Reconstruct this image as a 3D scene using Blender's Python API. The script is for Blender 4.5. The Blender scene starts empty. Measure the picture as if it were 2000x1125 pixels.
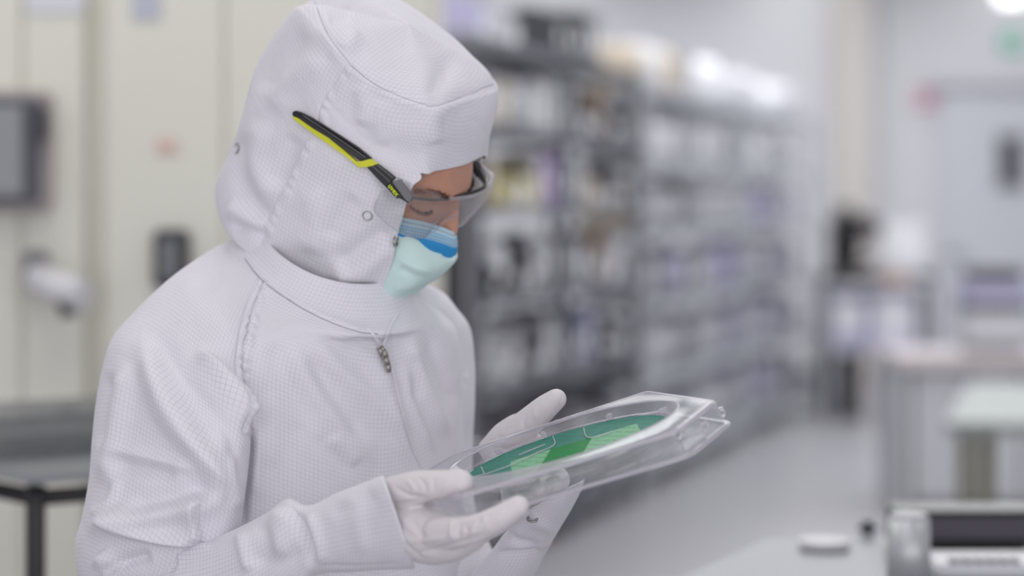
import bpy, bmesh, math, random
import numpy as np
from mathutils import Vector, Matrix
from mathutils.bvhtree import BVHTree

SC = bpy.context.scene
COL = SC.collection
F = 2000 * 85.0 / 36.0        # focal length in pixels
CZ = 1.42                     # camera height
HY = 400.0                    # horizon row
Y0 = 2.63                     # distance of the person's axis

# ------------------------------------------------------------------ camera
cam = bpy.data.cameras.new('camera')
camo = bpy.data.objects.new('camera', cam); COL.objects.link(camo)
camo.location = (0, 0, CZ); camo.rotation_euler = (math.pi / 2, 0, 0)
cam.lens = 85; cam.sensor_width = 36
cam.shift_y = (HY - 562.5) / 2000.0
cam.clip_start = 0.05; cam.clip_end = 200
cam.dof.use_dof = True
cam.dof.focus_distance = 2.42
cam.dof.aperture_fstop = 2.25
SC.camera = camo

# ------------------------------------------------------------------ world, exposure
W_ = bpy.data.worlds.new('world'); SC.world = W_; W_.use_nodes = True
W_.node_tree.nodes['Background'].inputs[0].default_value = (0.95, 0.935, 0.985, 1)
W_.node_tree.nodes['Background'].inputs[1].default_value = 1.34
SC.view_settings.view_transform = 'Standard'
SC.view_settings.look = 'None'
SC.view_settings.exposure = 0.12
SC.view_settings.gamma = 1
SC.view_settings.use_curve_mapping = False
try:
    SC.cycles.use_denoising = True
    SC.cycles.transparent_max_bounces = 32
    SC.cycles.max_bounces = 10
except Exception:
    pass

def area(name, loc, size, power, col=(1, 1, 1), rot=(0, 0, 0)):
    l = bpy.data.lights.new(name, 'AREA'); l.shape = 'RECTANGLE'; l.size, l.size_y = size
    l.energy = power; l.color = col
    o = bpy.data.objects.new(name, l); COL.objects.link(o); o.location = loc; o.rotation_euler = rot
    return o
# luminous ceiling fields of the clean room (the diffusers themselves are built below)
area('ceiling_and_fill_light', (-0.4, 1.9, 3.32), (2.3, 2.4), 9, (1, 0.985, 0.97))
area('ceiling_and_fill_light', (0.3, 8.5, 3.32), (4.5, 5.0), 125, (1, 1, 1))
area('ceiling_and_fill_light', (1.2, 15.0, 3.32), (5.0, 5.0), 165, (0.97, 0.98, 1))

area('ceiling_and_fill_light', (-1.3, 4.1, 3.32), (2.4, 1.2), 18, (1, 0.98, 0.94))  # added fill, no seen source: brightens the cream cabinets
area('ceiling_and_fill_light', (3.4, 10.5, 3.32), (2.2, 6.0), 60, (1, 1, 1))  # added fill, no seen source: brightens the aisle side of the racks
# ------------------------------------------------------------------ materials
def mat(name, col, rough=0.5, metal=0.0, spec=0.5, coat=0.0, alpha=None, noise=0.0, nscale=20, bump=0.0, bscale=200, emit=None, estr=0):
    m = bpy.data.materials.new(name); m.use_nodes = True
    nt = m.node_tree; b = nt.nodes['Principled BSDF']
    b.inputs['Base Color'].default_value = (*col, 1)
    b.inputs['Roughness'].default_value = rough
    b.inputs['Metallic'].default_value = metal
    b.inputs['Specular IOR Level'].default_value = spec
    b.inputs['Coat Weight'].default_value = coat
    if emit:
        b.inputs['Emission Color'].default_value = (*emit, 1); b.inputs['Emission Strength'].default_value = estr
    if noise or bump:
        tc = nt.nodes.new('ShaderNodeTexCoord')
        if noise:
            n = nt.nodes.new('ShaderNodeTexNoise'); n.inputs['Scale'].default_value = nscale; n.inputs['Detail'].default_value = 4
            nt.links.new(tc.outputs['Object'], n.inputs['Vector'])
            mx = nt.nodes.new('ShaderNodeMix'); mx.data_type = 'RGBA'
            nt.links.new(n.outputs['Fac'], mx.inputs[0])
            mx.inputs[6].default_value = (*[max(0, c * (1 - noise)) for c in col], 1)
            mx.inputs[7].default_value = (*[min(1, c * (1 + noise)) for c in col], 1)
            nt.links.new(mx.outputs[2], b.inputs['Base Color'])
        if bump:
            n2 = nt.nodes.new('ShaderNodeTexNoise'); n2.inputs['Scale'].default_value = bscale; n2.inputs['Detail'].default_value = 3
            nt.links.new(tc.outputs['Object'], n2.inputs['Vector'])
            bp = nt.nodes.new('ShaderNodeBump'); bp.inputs['Strength'].default_value = bump; bp.inputs['Distance'].default_value = 0.002
            nt.links.new(n2.outputs['Fac'], bp.inputs['Height']); nt.links.new(bp.outputs['Normal'], b.inputs['Normal'])
    return m

def fabric_mat(name, base=(0.80, 0.785, 0.835), line=(0.22, 0.23, 0.28), pitch=0.0046, strength=0.55):
    """white static-dissipative cloth: woven conductive thread grid in UV metres"""
    m = bpy.data.materials.new(name); m.use_nodes = True
    nt = m.node_tree; N = nt.nodes; L = nt.links; b = N['Principled BSDF']
    uv = N.new('ShaderNodeUVMap')
    sep = N.new('ShaderNodeSeparateXYZ'); L.new(uv.outputs[0], sep.inputs[0])
    def M(op, a, bb=None, c=None):
        n = N.new('ShaderNodeMath'); n.operation = op
        for i, v in enumerate((a, bb, c)):
            if v is None: continue
            if isinstance(v, (int, float)): n.inputs[i].default_value = v
            else: L.new(v, n.inputs[i])
        return n.outputs[0]
    masks = []
    for k in (0, 1):
        s = M('DIVIDE', sep.outputs[k], pitch)
        d = M('ABSOLUTE', M('SUBTRACT', M('FRACT', s), 0.5))      # 0 at the thread
        mr = N.new('ShaderNodeMapRange'); L.new(d, mr.inputs[0])
        mr.inputs[1].default_value = 0.028; mr.inputs[2].default_value = 0.072
        mr.inputs[3].default_value = 1; mr.inputs[4].default_value = 0
        masks.append(mr.outputs[0])
    g = M('MAXIMUM', masks[0], masks[1])
    # thread shows unevenly
    tn = N.new('ShaderNodeTexNoise'); tn.inputs['Scale'].default_value = 35; tn.inputs['Detail'].default_value = 2
    L.new(uv.outputs[0], tn.inputs['Vector'])
    g2 = M('MULTIPLY', g, M('MULTIPLY_ADD', tn.outputs['Fac'], 0.9, 0.1))
    g3 = M('MULTIPLY', g2, strength)
    mx = N.new('ShaderNodeMix'); mx.data_type = 'RGBA'; L.new(g3, mx.inputs[0])
    mx.inputs[6].default_value = (*base, 1); mx.inputs[7].default_value = (*line, 1)
    L.new(mx.outputs[2], b.inputs['Base Color'])
    b.inputs['Roughness'].default_value = 0.62
    b.inputs['Specular IOR Level'].default_value = 0.3
    b.inputs['Sheen Weight'].default_value = 0.15; b.inputs['Sheen Roughness'].default_value = 0.5
    # soft creases plus the fine weave
    wn = N.new('ShaderNodeTexNoise'); wn.inputs['Scale'].default_value = 26; wn.inputs['Detail'].default_value = 2.5
    wn.inputs['Distortion'].default_value = 0.6
    L.new(uv.outputs[0], wn.inputs['Vector'])
    wf = N.new('ShaderNodeTexNoise'); wf.inputs['Scale'].default_value = 900; L.new(uv.outputs[0], wf.inputs['Vector'])
    hsum = M('ADD', M('MULTIPLY', wn.outputs['Fac'], 1.0), M('MULTIPLY', wf.outputs['Fac'], 0.03))
    bp = N.new('ShaderNodeBump'); bp.inputs['Strength'].default_value = 0.5; bp.inputs['Distance'].default_value = 0.004
    L.new(hsum, bp.inputs['Height']); L.new(bp.outputs['Normal'], b.inputs['Normal'])
    return m

def clear_mat(name, tint=(0.93, 0.93, 0.95), haze=0.10, edge=0.55, rough=0.03, hazecol=(0.85, 0.85, 0.9)):
    """thin clear plastic: see-through face on, whiter at grazing angles, glossy"""
    m = bpy.data.materials.new(name); m.use_nodes = True
    nt = m.node_tree; N = nt.nodes; L = nt.links
    for n in list(N): N.remove(n)
    out = N.new('ShaderNodeOutputMaterial')
    tr = N.new('ShaderNodeBsdfTransparent'); tr.inputs[0].default_value = (*tint, 1)
    df = N.new('ShaderNodeBsdfDiffuse'); df.inputs[0].default_value = (*hazecol, 1)
    tl = N.new('ShaderNodeBsdfTranslucent'); tl.inputs[0].default_value = (*hazecol, 1)
    dm = N.new('ShaderNodeMixShader'); dm.inputs[0].default_value = 0.5
    L.new(df.outputs[0], dm.inputs[1]); L.new(tl.outputs[0], dm.inputs[2])
    gl = N.new('ShaderNodeBsdfGlossy'); gl.inputs['Roughness'].default_value = rough
    lw = N.new('ShaderNodeLayerWeight'); lw.inputs[0].default_value = 0.3
    mr = N.new('ShaderNodeMapRange'); L.new(lw.outputs['Facing'], mr.inputs[0])
    mr.inputs[1].default_value = 0.3; mr.inputs[2].default_value = 1.0
    mr.inputs[3].default_value = haze; mr.inputs[4].default_value = edge
    m1 = N.new('ShaderNodeMixShader'); L.new(mr.outputs[0], m1.inputs[0])
    L.new(tr.outputs[0], m1.inputs[1]); L.new(dm.outputs[0], m1.inputs[2])
    lw.inputs[0].default_value = 0.5
    pw = N.new('ShaderNodeMath'); pw.operation = 'POWER'; L.new(lw.outputs['Facing'], pw.inputs[0]); pw.inputs[1].default_value = 4.5
    fr = N.new('ShaderNodeMath'); fr.operation = 'MULTIPLY_ADD'; L.new(pw.outputs[0], fr.inputs[0]); fr.inputs[1].default_value = 0.30; fr.inputs[2].default_value = 0.04
    m2 = N.new('ShaderNodeMixShader'); L.new(fr.outputs[0], m2.inputs[0])
    L.new(m1.outputs[0], m2.inputs[1]); L.new(gl.outputs[0], m2.inputs[2])
    L.new(m2.outputs[0], out.inputs[0])
    return m

# ------------------------------------------------------------------ helpers
def W(px, py, Y):
    """point of the scene seen at photo pixel (px,py) at distance Y"""
    return np.array([(px - 1000.0) / F * Y, Y, CZ - (py - HY) / F * Y])

def link(name, me, parent=None, material=None):
    o = bpy.data.objects.new(name, me); COL.objects.link(o)
    if material and not me.materials: me.materials.append(material)
    if parent: o.parent = parent
    return o
def smooth(me, on=True):
    me.polygons.foreach_set('use_smooth', [on] * len(me.polygons)); me.update()
def empty(name, loc=(0, 0, 0), label=None, cat=None, group=None, rz=0):
    o = bpy.data.objects.new(name, None); COL.objects.link(o); o.location = loc; o.rotation_euler.z = rz
    o.empty_display_size = 0.05
    if label: o['label'] = label
    if cat: o['category'] = cat
    if group: o['group'] = group
    return o
def tag(o, label=None, cat=None, group=None, kind=None):
    if label: o['label'] = label
    if cat: o['category'] = cat
    if group: o['group'] = group
    if kind: o['kind'] = kind
    return o
def world_child(o, parent):
    """parent without moving (parent has only a location / rotation)"""
    bpy.context.view_layer.update()
    o.parent = parent; o.matrix_parent_inverse = parent.matrix_world.inverted(); return o

def cr_weights(n_ctrl, n_out, periodic):
    M = np.zeros((n_out, n_ctrl))
    span = n_ctrl if periodic else n_ctrl - 1
    for i in range(n_out):
        t = i / (n_out if periodic else n_out - 1) * span
        k = min(int(t), span - 1) if not periodic else int(t) % n_ctrl
        u = t - int(t) if periodic else t - k
        w = [(-u + 2 * u * u - u ** 3) / 2, (2 - 5 * u * u + 3 * u ** 3) / 2, (u + 4 * u * u - 3 * u ** 3) / 2, (-u * u + u ** 3) / 2]
        for j in range(4):
            idx = k - 1 + j
            if periodic: M[i, idx % n_ctrl] += w[j]
            elif idx < 0: M[i, 0] += 2 * w[j]; M[i, 1] -= w[j]
            elif idx >= n_ctrl: M[i, -1] += 2 * w[j]; M[i, -2] -= w[j]
            else: M[i, idx] += w[j]
    return M
def upsample(P, R, Cn, per_c=False):
    P = np.asarray(P, float)
    A = cr_weights(P.shape[0], R, False); B = cr_weights(P.shape[1], Cn, per_c)
    return np.einsum('ri,ijk,cj->rck', A, P, B)

def grid_normals(P, per_c):
    du = np.roll(P, -1, 1) - np.roll(P, 1, 1) if per_c else np.gradient(P, axis=1)
    dv = np.gradient(P, axis=0)
    n = np.cross(du, dv); l = np.linalg.norm(n, axis=2, keepdims=True); return n / np.maximum(l, 1e-9)
def project(P):
    return 1000 + P[..., 0] / P[..., 1] * F, HY - (P[..., 2] - CZ) / P[..., 1] * F

def polydist(px, py, line):
    """signed distance (left of travel < 0) and length fraction along a pixel polyline"""
    best = np.full(px.shape, 1e9); sg = np.zeros(px.shape); tt = np.zeros(px.shape)
    L = [math.hypot(b[0] - a[0], b[1] - a[1]) for a, b in zip(line, line[1:])]; tot = sum(L); acc = 0
    for (a, b, l) in zip(line, line[1:], L):
        dx, dy = (b[0] - a[0]) / l, (b[1] - a[1]) / l
        s = (px - a[0]) * dx + (py - a[1]) * dy; sc = np.clip(s, 0, l)
        d = np.hypot(px - a[0] - sc * dx, py - a[1] - sc * dy)
        c = dx * (py - a[1]) - dy * (px - a[0])
        k = d < best
        best = np.where(k, d, best); sg = np.where(k, np.sign(c), sg); tt = np.where(k, (acc + sc) / tot, tt)
        acc += l
    return best * sg, tt
def spl(line, n=8):
    if len(line) < 3: return line
    P = np.array([[(*p, 0)] for p in line], float)
    M = cr_weights(len(line), (len(line) - 1) * n + 1, False)
    q = M @ P[:, 0]
    return [tuple(v[:2]) for v in q]
def folds(P, per_c, items, flip=1):
    """cloth folds raised along image-traced lines, pushed out along the surface normal.
       item = (line, height mm, width px, kind, [extra])  kinds: r ridge, s step, p puckered seam, g groove"""
    n = grid_normals(P, per_c) * flip
    px, py = project(P)
    view = P - np.array([0, 0, CZ]); view /= np.linalg.norm(view, axis=2, keepdims=True)
    face = np.clip(-(n * view).sum(2) * 3.0, 0, 1)
    H = np.zeros(px.shape)
    for it in items:
        line, a, w, kind = it[:4]; ex = it[4] if len(it) > 4 else None
        d, t = polydist(px, py, spl(line))
        end = np.clip(np.minimum(t, 1 - t) / 0.22, 0, 1); end = end * end * (3 - 2 * end)
        if kind == 'r': h = np.exp(-(d / w) ** 2) * end
        elif kind == 'g': h = -np.exp(-(d / w) ** 2) * end
        elif kind == 's':
            sh = ex or 3.0
            h = 1 / (1 + np.exp(-d / sh)) * np.exp(-(np.maximum(d, 0) / w) ** 1.5) * end
        elif kind == 'p':
            ln = sum(math.hypot(b[0] - q[0], b[1] - q[1]) for q, b in zip(line, line[1:]))
            ph = t * ln
            pu = 0.5 + 0.5 * np.sin(ph / 4.2 + 1.7 * np.sin(ph / 13.0) + d * 0.12)
            h = np.exp(-(d / w) ** 4) * (0.35 + 0.65 * pu)
            h = h - 0.5 * np.exp(-((d - w * 1.2) / (w * .35)) ** 2)
        H += h * a * 0.001
    return P + n * (H * face)[..., None]

def grid_mesh(P, per_c, uvref=0, keep=None, flat=None):
    """build mesh data lists from a grid of points with UVs in metres"""
    R, C = P.shape[:2]
    P0 = P if flat is None else flat
    Q = np.concatenate([P0, P0[:, :1]], 1) if per_c else P0
    u = np.concatenate([np.zeros((R, 1)), np.cumsum(np.linalg.norm(np.diff(Q, axis=1), axis=2), 1)], 1)
    u -= u[:, uvref:uvref + 1]
    v = np.concatenate([np.zeros((1, Q.shape[1])), np.cumsum(np.linalg.norm(np.diff(Q, axis=0), axis=2), 0)], 0)
    faces = []; uvs = []
    for i in range(R - 1):
        for j in range(C if per_c else C - 1):
            if keep is not None and not keep(i, j): continue
            j2 = (j + 1) % C
            faces.append((i * C + j, i * C + j2, (i + 1) * C + j2, (i + 1) * C + j))
            for (a, b) in ((i, j), (i, j + 1), (i + 1, j + 1), (i + 1, j)): uvs += (u[a, b], v[a, b])
    return P.reshape(-1, 3), faces, uvs
def mesh_from(name, pieces):
    vs = []; fs = []; uv = []; o = 0
    for (v, f, t) in pieces:
        vs += [tuple(x) for x in v]; fs += [tuple(i + o for i in q) for q in f]; uv += t; o += len(v)
    me = bpy.data.meshes.new(name); me.from_pydata(vs, [], fs)
    l = me.uv_layers.new(name='UVMap'); l.data.foreach_set('uv', uv)
    me.validate(); smooth(me); return me
def solidify(o, t, off=-1):
    m = o.modifiers.new('thickness', 'SOLIDIFY'); m.thickness = t; m.offset = off; return o
def bake(o):
    """apply modifiers without operators"""
    dg = bpy.context.evaluated_depsgraph_get(); dg.update()
    me = bpy.data.meshes.new_from_object(o.evaluated_get(dg)); o.modifiers.clear(); old = o.data; o.data = me
    bpy.data.meshes.remove(old); return o

def chain_piece(pts, rad, flat=None, seg=20):
    """closed tube through points with rounded ends; flat=(axis, factor list) squeezes the section along an axis"""
    pts = [np.array(p, float) for p in pts]; n = len(pts)
    K = 6
    A = cr_weights(n, (n - 1) * K + 1, False) if n > 2 else None
    Pp = np.array(pts); Rr = np.array(rad, float)
    if n > 2: Pp = A @ Pp; Rr = np.maximum(A @ Rr, 1e-4)
    else:
        t = np.linspace(0, 1, K + 1)[:, None]; Pp = Pp[0] * (1 - t) + Pp[1] * t; Rr = Rr[0] * (1 - t[:, 0]) + Rr[1] * t[:, 0]
    T = np.gradient(Pp, axis=0); T /= np.linalg.norm(T, axis=1, keepdims=True)
    # round caps
    def cap(p, t, r, sgn):
        a = [(p + t * sgn * r * math.sin(x), t, r * math.cos(x)) for x in (0.4, 0.8, 1.15, 1.4)]
        return a
    rings = [(p, t, r) for p, t, r in zip(Pp, T, Rr)]
    rings = cap(Pp[0], T[0], Rr[0], -1)[::-1] + rings + cap(Pp[-1], T[-1], Rr[-1], 1)
    ref = np.array(flat[0], float) if flat else np.array([0.31, 0.2, 0.93])
    vs = []; fs = []
    for (p, t, r) in rings:
        a = ref - t * (ref @ t); a /= np.linalg.norm(a); b = np.cross(t, a)
        k = flat[1] if flat else 1.0
        for s in range(seg):
            th = 2 * math.pi * s / seg
            vs.append(p + a * math.cos(th) * r * k + b * math.sin(th) * r)
    m = len(rings)
    for i in range(m - 1):
        for s in range(seg):
            s2 = (s + 1) % seg
            fs.append((i * seg + s, i * seg + s2, (i + 1) * seg + s2, (i + 1) * seg + s))
    fs.append(tuple(range(seg))[::-1]); fs.append(tuple((m - 1) * seg + s for s in range(seg)))
    return np.array(vs), fs
def remeshed(name, pieces, voxel, sm=4, parent=None, material=None):
    bm = bmesh.new()
    for v, f in pieces:
        b = [bm.verts.new(tuple(x)) for x in v]
        for q in f:
            try: bm.faces.new([b[i] for i in q])
            except ValueError: pass
    bmesh.ops.recalc_face_normals(bm, faces=bm.faces)
    me = bpy.data.meshes.new(name); bm.to_mesh(me); bm.free()
    o = link(name, me, parent, material)
    r = o.modifiers.new('r', 'REMESH'); r.mode = 'VOXEL'; r.voxel_size = voxel
    if sm:
        s = o.modifiers.new('s', 'SMOOTH'); s.iterations = sm; s.factor = 0.5
    bake(o)
    if material and not o.data.materials: o.data.materials.append(material)
    smooth(o.data)
    return o

def tube_lr(rows, R, C, n=12, p=2.2):
    """closed sleeve from its two silhouettes: row = (L(px,py,d), R(px,py,d), bulge front, bulge back)"""
    ctrl = []
    for (Lp, Rp, b, bb) in rows:
        r = []
        for k in range(n):
            t = 2 * math.pi * k / n
            c = math.copysign(abs(math.cos(t)) ** (2 / p), math.cos(t)); s = math.copysign(abs(math.sin(t)) ** (2 / p), math.sin(t))
            f = (1 - c) / 2          # 0 at R, 1 at L
            x = Rp[0] + (Lp[0] - Rp[0]) * f; y = Rp[1] + (Lp[1] - Rp[1]) * f; d = Rp[2] + (Lp[2] - Rp[2]) * f
            d += -b * s if s > 0 else -bb * s
            r.append(W(x, y, Y0 + d))
        ctrl.append(r)
    return upsample(ctrl, R, C, True)

def bvh_of(o):
    me = o.data
    return BVHTree.FromPolygons([o.matrix_world @ v.co for v in me.vertices], [tuple(p.vertices) for p in me.polygons])
def cast(bvh, px, py, off=0.0):
    d = Vector(((px - 1000) / F, 1, -(py - HY) / F)).normalized()
    h = bvh.ray_cast(Vector((0, 0, CZ)), d)
    if h[0] is None: return None, None
    n = h[1] if h[1].dot(d) < 0 else -h[1]
    return h[0] + n * off, n
def torus_mesh(name, R, r, seg=28, ring=10):
    vs = []; fs = []
    for i in range(seg):
        a = 2 * math.pi * i / seg
        for j in range(ring):
            b = 2 * math.pi * j / ring
            vs.append(((R + r * math.cos(b)) * math.cos(a), (R + r * math.cos(b)) * math.sin(a), r * math.sin(b)))
    for i in range(seg):
        for j in range(ring):
            fs.append((i * ring + j, ((i + 1) % seg) * ring + j, ((i + 1) % seg) * ring + (j + 1) % ring, i * ring + (j + 1) % ring))
    me = bpy.data.meshes.new(name); me.from_pydata(vs, [], fs); smooth(me); return me
def box_bm(bm, c, s, rot=None, bev=0):
    g = bmesh.ops.create_cube(bm, size=1)
    M = Matrix.Translation(c) @ (rot.to_4x4() if rot else Matrix()) @ Matrix.Diagonal((*s, 1))
    bmesh.ops.transform(bm, matrix=M, verts=g['verts'])
    if bev:
        es = list({e for v in g['verts'] for e in v.link_edges})
        bmesh.ops.bevel(bm, geom=es, offset=bev, segments=2, affect='EDGES', clamp_overlap=True)
def cyl_bm(bm, a, b, r, r2=None, seg=20):
    a = Vector(a); b = Vector(b); d = b - a
    g = bmesh.ops.create_cone(bm, cap_ends=True, segments=seg, radius1=r, radius2=r if r2 is None else r2, depth=d.length)
    q = d.to_track_quat('Z', 'Y')
    bmesh.ops.transform(bm, matrix=Matrix.Translation((a + b) / 2) @ q.to_matrix().to_4x4(), verts=g['verts'])
def obj(name, bm, material, parent=None, sm=False):
    me = bpy.data.meshes.new(name); bm.to_mesh(me); bm.free()
    o = link(name, me, parent, material)
    if sm:
        smooth(me)
    return o
def bx(name, c, s, material, parent=None, bev=0, rot=None):
    bm = bmesh.new(); box_bm(bm, c, s, rot, bev); return obj(name, bm, material, parent)
def cy(name, a, b, r, material, parent=None, r2=None, seg=20):
    bm = bmesh.new(); cyl_bm(bm, a, b, r, r2, seg); o = obj(name, bm, material, parent)
    for p in o.data.polygons: p.use_smooth = len(p.vertices) == 4
    return o

# colours measured off the photograph are display values
def srgb(r, g, b):
    f = lambda c: (c / 255 / 12.92) if c / 255 <= 0.04045 else ((c / 255 + 0.055) / 1.055) ** 2.4
    return (f(r), f(g), f(b))

M_FAB = fabric_mat('clean_room_cloth')
M_GLOVE = mat('glove_latex', (0.74, 0.70, 0.71), rough=0.42, spec=0.4, bump=0.15, bscale=180)
M_SKIN = mat('skin', (0.56, 0.29, 0.20), rough=0.5, noise=0.10, nscale=60, bump=0.12, bscale=400)
M_SKIN.node_tree.nodes['Principled BSDF'].inputs['Subsurface Weight'].default_value = 0.15
M_SKIN.node_tree.nodes['Principled BSDF'].inputs['Subsurface Radius'].default_value = (0.01, 0.004, 0.002)
M_BLACK = mat('black_plastic', (0.012, 0.012, 0.014), rough=0.35)
M_YEL = mat('lime_plastic', (0.68, 0.70, 0.03), rough=0.4)
M_STEEL = mat('steel', (0.42, 0.42, 0.40), rough=0.3, metal=0.9)
M_GREYP = mat('grey_translucent_plastic', (0.16, 0.16, 0.17), rough=0.3)
M_CLEAR = clear_mat('clear_polycarbonate', tint=(.95,.95,.95), haze=0.015, edge=0.42)
M_TRAY = clear_mat('clear_tray_plastic', tint=(0.965, 0.965, 0.97), haze=0.022, edge=0.28, rough=0.05)


# ================================================================== THE ROOM
M_FLOOR = mat('vinyl_floor', srgb(166, 165, 170), rough=0.32, spec=0.5, noise=0.03, nscale=3)
M_WALL = mat('wall_panel', srgb(215, 215, 219), rough=0.6, noise=0.01, nscale=1)
M_CEIL = mat('ceiling_panel', srgb(225, 225, 226), rough=0.7)
M_CREAM = mat('cream_enamel', srgb(232, 231, 219), rough=0.5, noise=0.01, nscale=2)
M_CREAM2 = mat('cream_enamel_darker', srgb(224, 222, 209), rough=0.5)  # slightly darker cream for housings and filler strip
M_WHITE = mat('white_enamel', srgb(228, 228, 232), rough=0.4)
M_LGREY = mat('light_grey_plastic', srgb(190, 190, 196), rough=0.5)
M_MGREY = mat('mid_grey_plastic', srgb(128, 128, 134), rough=0.5)
M_DGREY = mat('dark_grey_plastic', srgb(62, 63, 70), rough=0.5)
M_RACK = mat('rack_steel', srgb(108, 110, 117), rough=0.45, metal=0.4)
M_CHROME = mat('rack_chrome', srgb(184, 187, 192), rough=0.45, metal=0.2)
M_LILAC = mat('lilac_plastic', srgb(180, 176, 204), rough=0.5)
M_BEIGE = mat('beige_plastic', srgb(205, 192, 172), rough=0.5)
M_NAVY = mat('navy_plastic', srgb(78, 94, 126), rough=0.5)
M_PURPLE = mat('purple_plastic', srgb(165, 132, 190), rough=0.5)
M_YELB = mat('yellow_plastic', srgb(196, 184, 70), rough=0.5)
M_BROWN = mat('brown_card', srgb(150, 122, 88), rough=0.7)
M_LABEL = mat('label_paper', srgb(238, 238, 240), rough=0.6)
M_SSTEEL = mat('brushed_steel', srgb(176, 178, 182), rough=0.3, metal=0.7)
M_OLIVE = mat('olive_enamel', srgb(112, 112, 92), rough=0.5)
M_LAMP = mat('lamp_diffuser', (0.9, 0.9, 0.9), emit=(1, 1, 1), estr=2.2)

def structure(name, c, s, m):
    o = bx(name, c, s, m); o['kind'] = 'structure'; return o
structure('floor', (1.0, 9.0, -.05), (8.4, 20.4, .1), M_FLOOR)
structure('ceiling', (1.0, 9.0, 3.45), (8.4, 20.4, .1), M_CEIL)
structure('wall_back', (1.0, 19.1, 1.7), (8.4, .2, 3.4), M_WALL)
structure('wall_left', (-3.1, 9.0, 1.7), (.2, 20.0, 3.4), M_WALL)
structure('wall_right', (5.1, 9.0, 1.7), (.2, 20.0, 3.4), M_WALL)
structure('baseboard_back', (1.0, 18.985, .06), (7.9, .03, .12), M_MGREY)
structure('trim_1', ((1668 - 1000) / F * 18.8, 18.9, 1.7), (.30, .2, 3.38), mat('beige_panel', srgb(206, 201, 196), rough=.6))
# door with a narrow dark window at the right
dX0, dX1 = (1838 - 1000) / F * 18.9, (2120 - 1000) / F * 18.9
door = structure('door_1', ((dX0 + dX1) / 2, 18.96, 1.17), (dX1 - dX0, .08, 2.26), mat('door_enamel', srgb(205, 207, 214), rough=.4))
wX0, wX1 = (1953 - 1000) / F * 18.9, (1994 - 1000) / F * 18.9
wz0, wz1 = CZ - (362 - HY) / F * 18.9, CZ - (268 - HY) / F * 18.9
o = bx('vision_window', ((wX0 + wX1) / 2, 18.91, (wz0 + wz1) / 2), (wX1 - wX0, .03, wz1 - wz0), mat('dark_glass', srgb(70, 70, 68), rough=.1)); world_child(o, door)
bm = bmesh.new()
for sx in (wX0, wX1): box_bm(bm, (sx, 18.905, (wz0 + wz1) / 2), (.03, .05, wz1 - wz0 + .05))
for sz in (wz0, wz1): box_bm(bm, ((wX0 + wX1) / 2, 18.905, sz), (wX1 - wX0, .05, .03))
world_child(obj('window_frame', bm, M_MGREY), door)
world_child(bx('door_handle', (dX0 + .1, 18.88, 1.05), (.12, .06, .03), M_STEEL, bev=.005), door)
structure('trim_2', ((dX0 + dX1) / 2, 18.95, 2.36), (dX1 - dX0 + .16, .12, .08), M_LGREY)
# signs
def sign(name, px, py, Y, w, h, m, label, stripe):
    P = W(px, py, Y); e = empty(name, (P[0], Y, P[2]), label, 'sign')
    a = bx('sign_plate', (P[0], Y, P[2]), (w, .02, h), m, bev=.004); world_child(a, e)
    for k, (dx, dz, sw, sh) in enumerate(stripe):
        world_child(bx('sign_symbol', (P[0] + dx, Y - .012, P[2] + dz), (sw, .006, sh), M_LABEL), e)
sign('warning_sign', 1805, 193, 18.985, .17, .14, mat('sign_red', srgb(205, 125, 145), rough=.5), 'small red warning sign on the back wall left of the door', [(-.05, 0, .05, .09), (.05, 0, .05, .03)])
sign('exit_sign', 1977, 82, 18.985, .17, .15, mat('sign_green', srgb(70, 190, 150), rough=.5), 'small green sign high above the door', [(0, 0, .07, .07)])
for (x, y) in ((.2, 3.2), (.2, 7.2), (.2, 11.2), (.2, 15.2), (2.2, 3.2), (2.2, 7.2), (2.2, 11.2), (2.2, 15.2), (3.98, 15.2), (3.98, 18.2), (2.2, 18.2), (.2, 18.2)):
    e = empty('ceiling_light', (x, y, 3.37), 'white recessed ceiling light panel in the clean-room ceiling', 'ceiling light', 'recessed ceiling light panels')
    bm = bmesh.new()
    for sx in (-.31, .31): box_bm(bm, (sx, 0, 0), (.02, 1.24, .05))
    for sy in (-.61, .61): box_bm(bm, (0, sy, 0), (.60, .02, .05))
    obj('frame', bm, M_WHITE, e)
    bx('diffuser', (0, 0, .0), (.60, 1.2, .02), M_LAMP, e)

lm = empty('round_lamp', (3.72, 18.0, 2.96), 'bright round lamp high in the top right corner', 'lamp')
world_child(cy('globe', (3.72, 18.0, 2.93), (3.72, 18.0, 3.03), .10, M_LAMP, None, .12, 28), lm)
world_child(cy('stem', (3.72, 18.0, 3.03), (3.72, 18.0, 3.40), .015, M_WHITE), lm)
# ---- cream process equipment behind the person ------------------------
EY_ = 5.3
def Xe(px, Y=EY_): return (px - 1000) / F * Y
def Ze(py, Y=EY_): return CZ - (py - HY) / F * Y
def panel_cabinet(px0, px1, label, seams):
    x0, x1 = Xe(px0), Xe(px1)
    e = empty('equipment_cabinet', ((x0 + x1) / 2, EY_ + .4, 0), label, 'cabinet')
    world_child(bx('housing', ((x0 + x1) / 2, EY_ + .42, 1.12), (x1 - x0, .8, 2.24), M_CREAM2, bev=.008), e)
    edges = [px0] + seams + [px1]
    for a, b in zip(edges, edges[1:]):
        xa, xb = Xe(a) + .0015, Xe(b) - .0015
        world_child(bx('door_panel', ((xa + xb) / 2, EY_, 1.16), (xb - xa, .03, 2.1), M_CREAM, bev=.006), e)
    world_child(bx('plinth', ((x0 + x1) / 2, EY_ + .45, .05), (x1 - x0 - .04, .72, .1), M_MGREY), e)
    return e
cabA = panel_cabinet(-160, 168, 'cream equipment cabinet carrying the grey screen at the left', [46])
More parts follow.
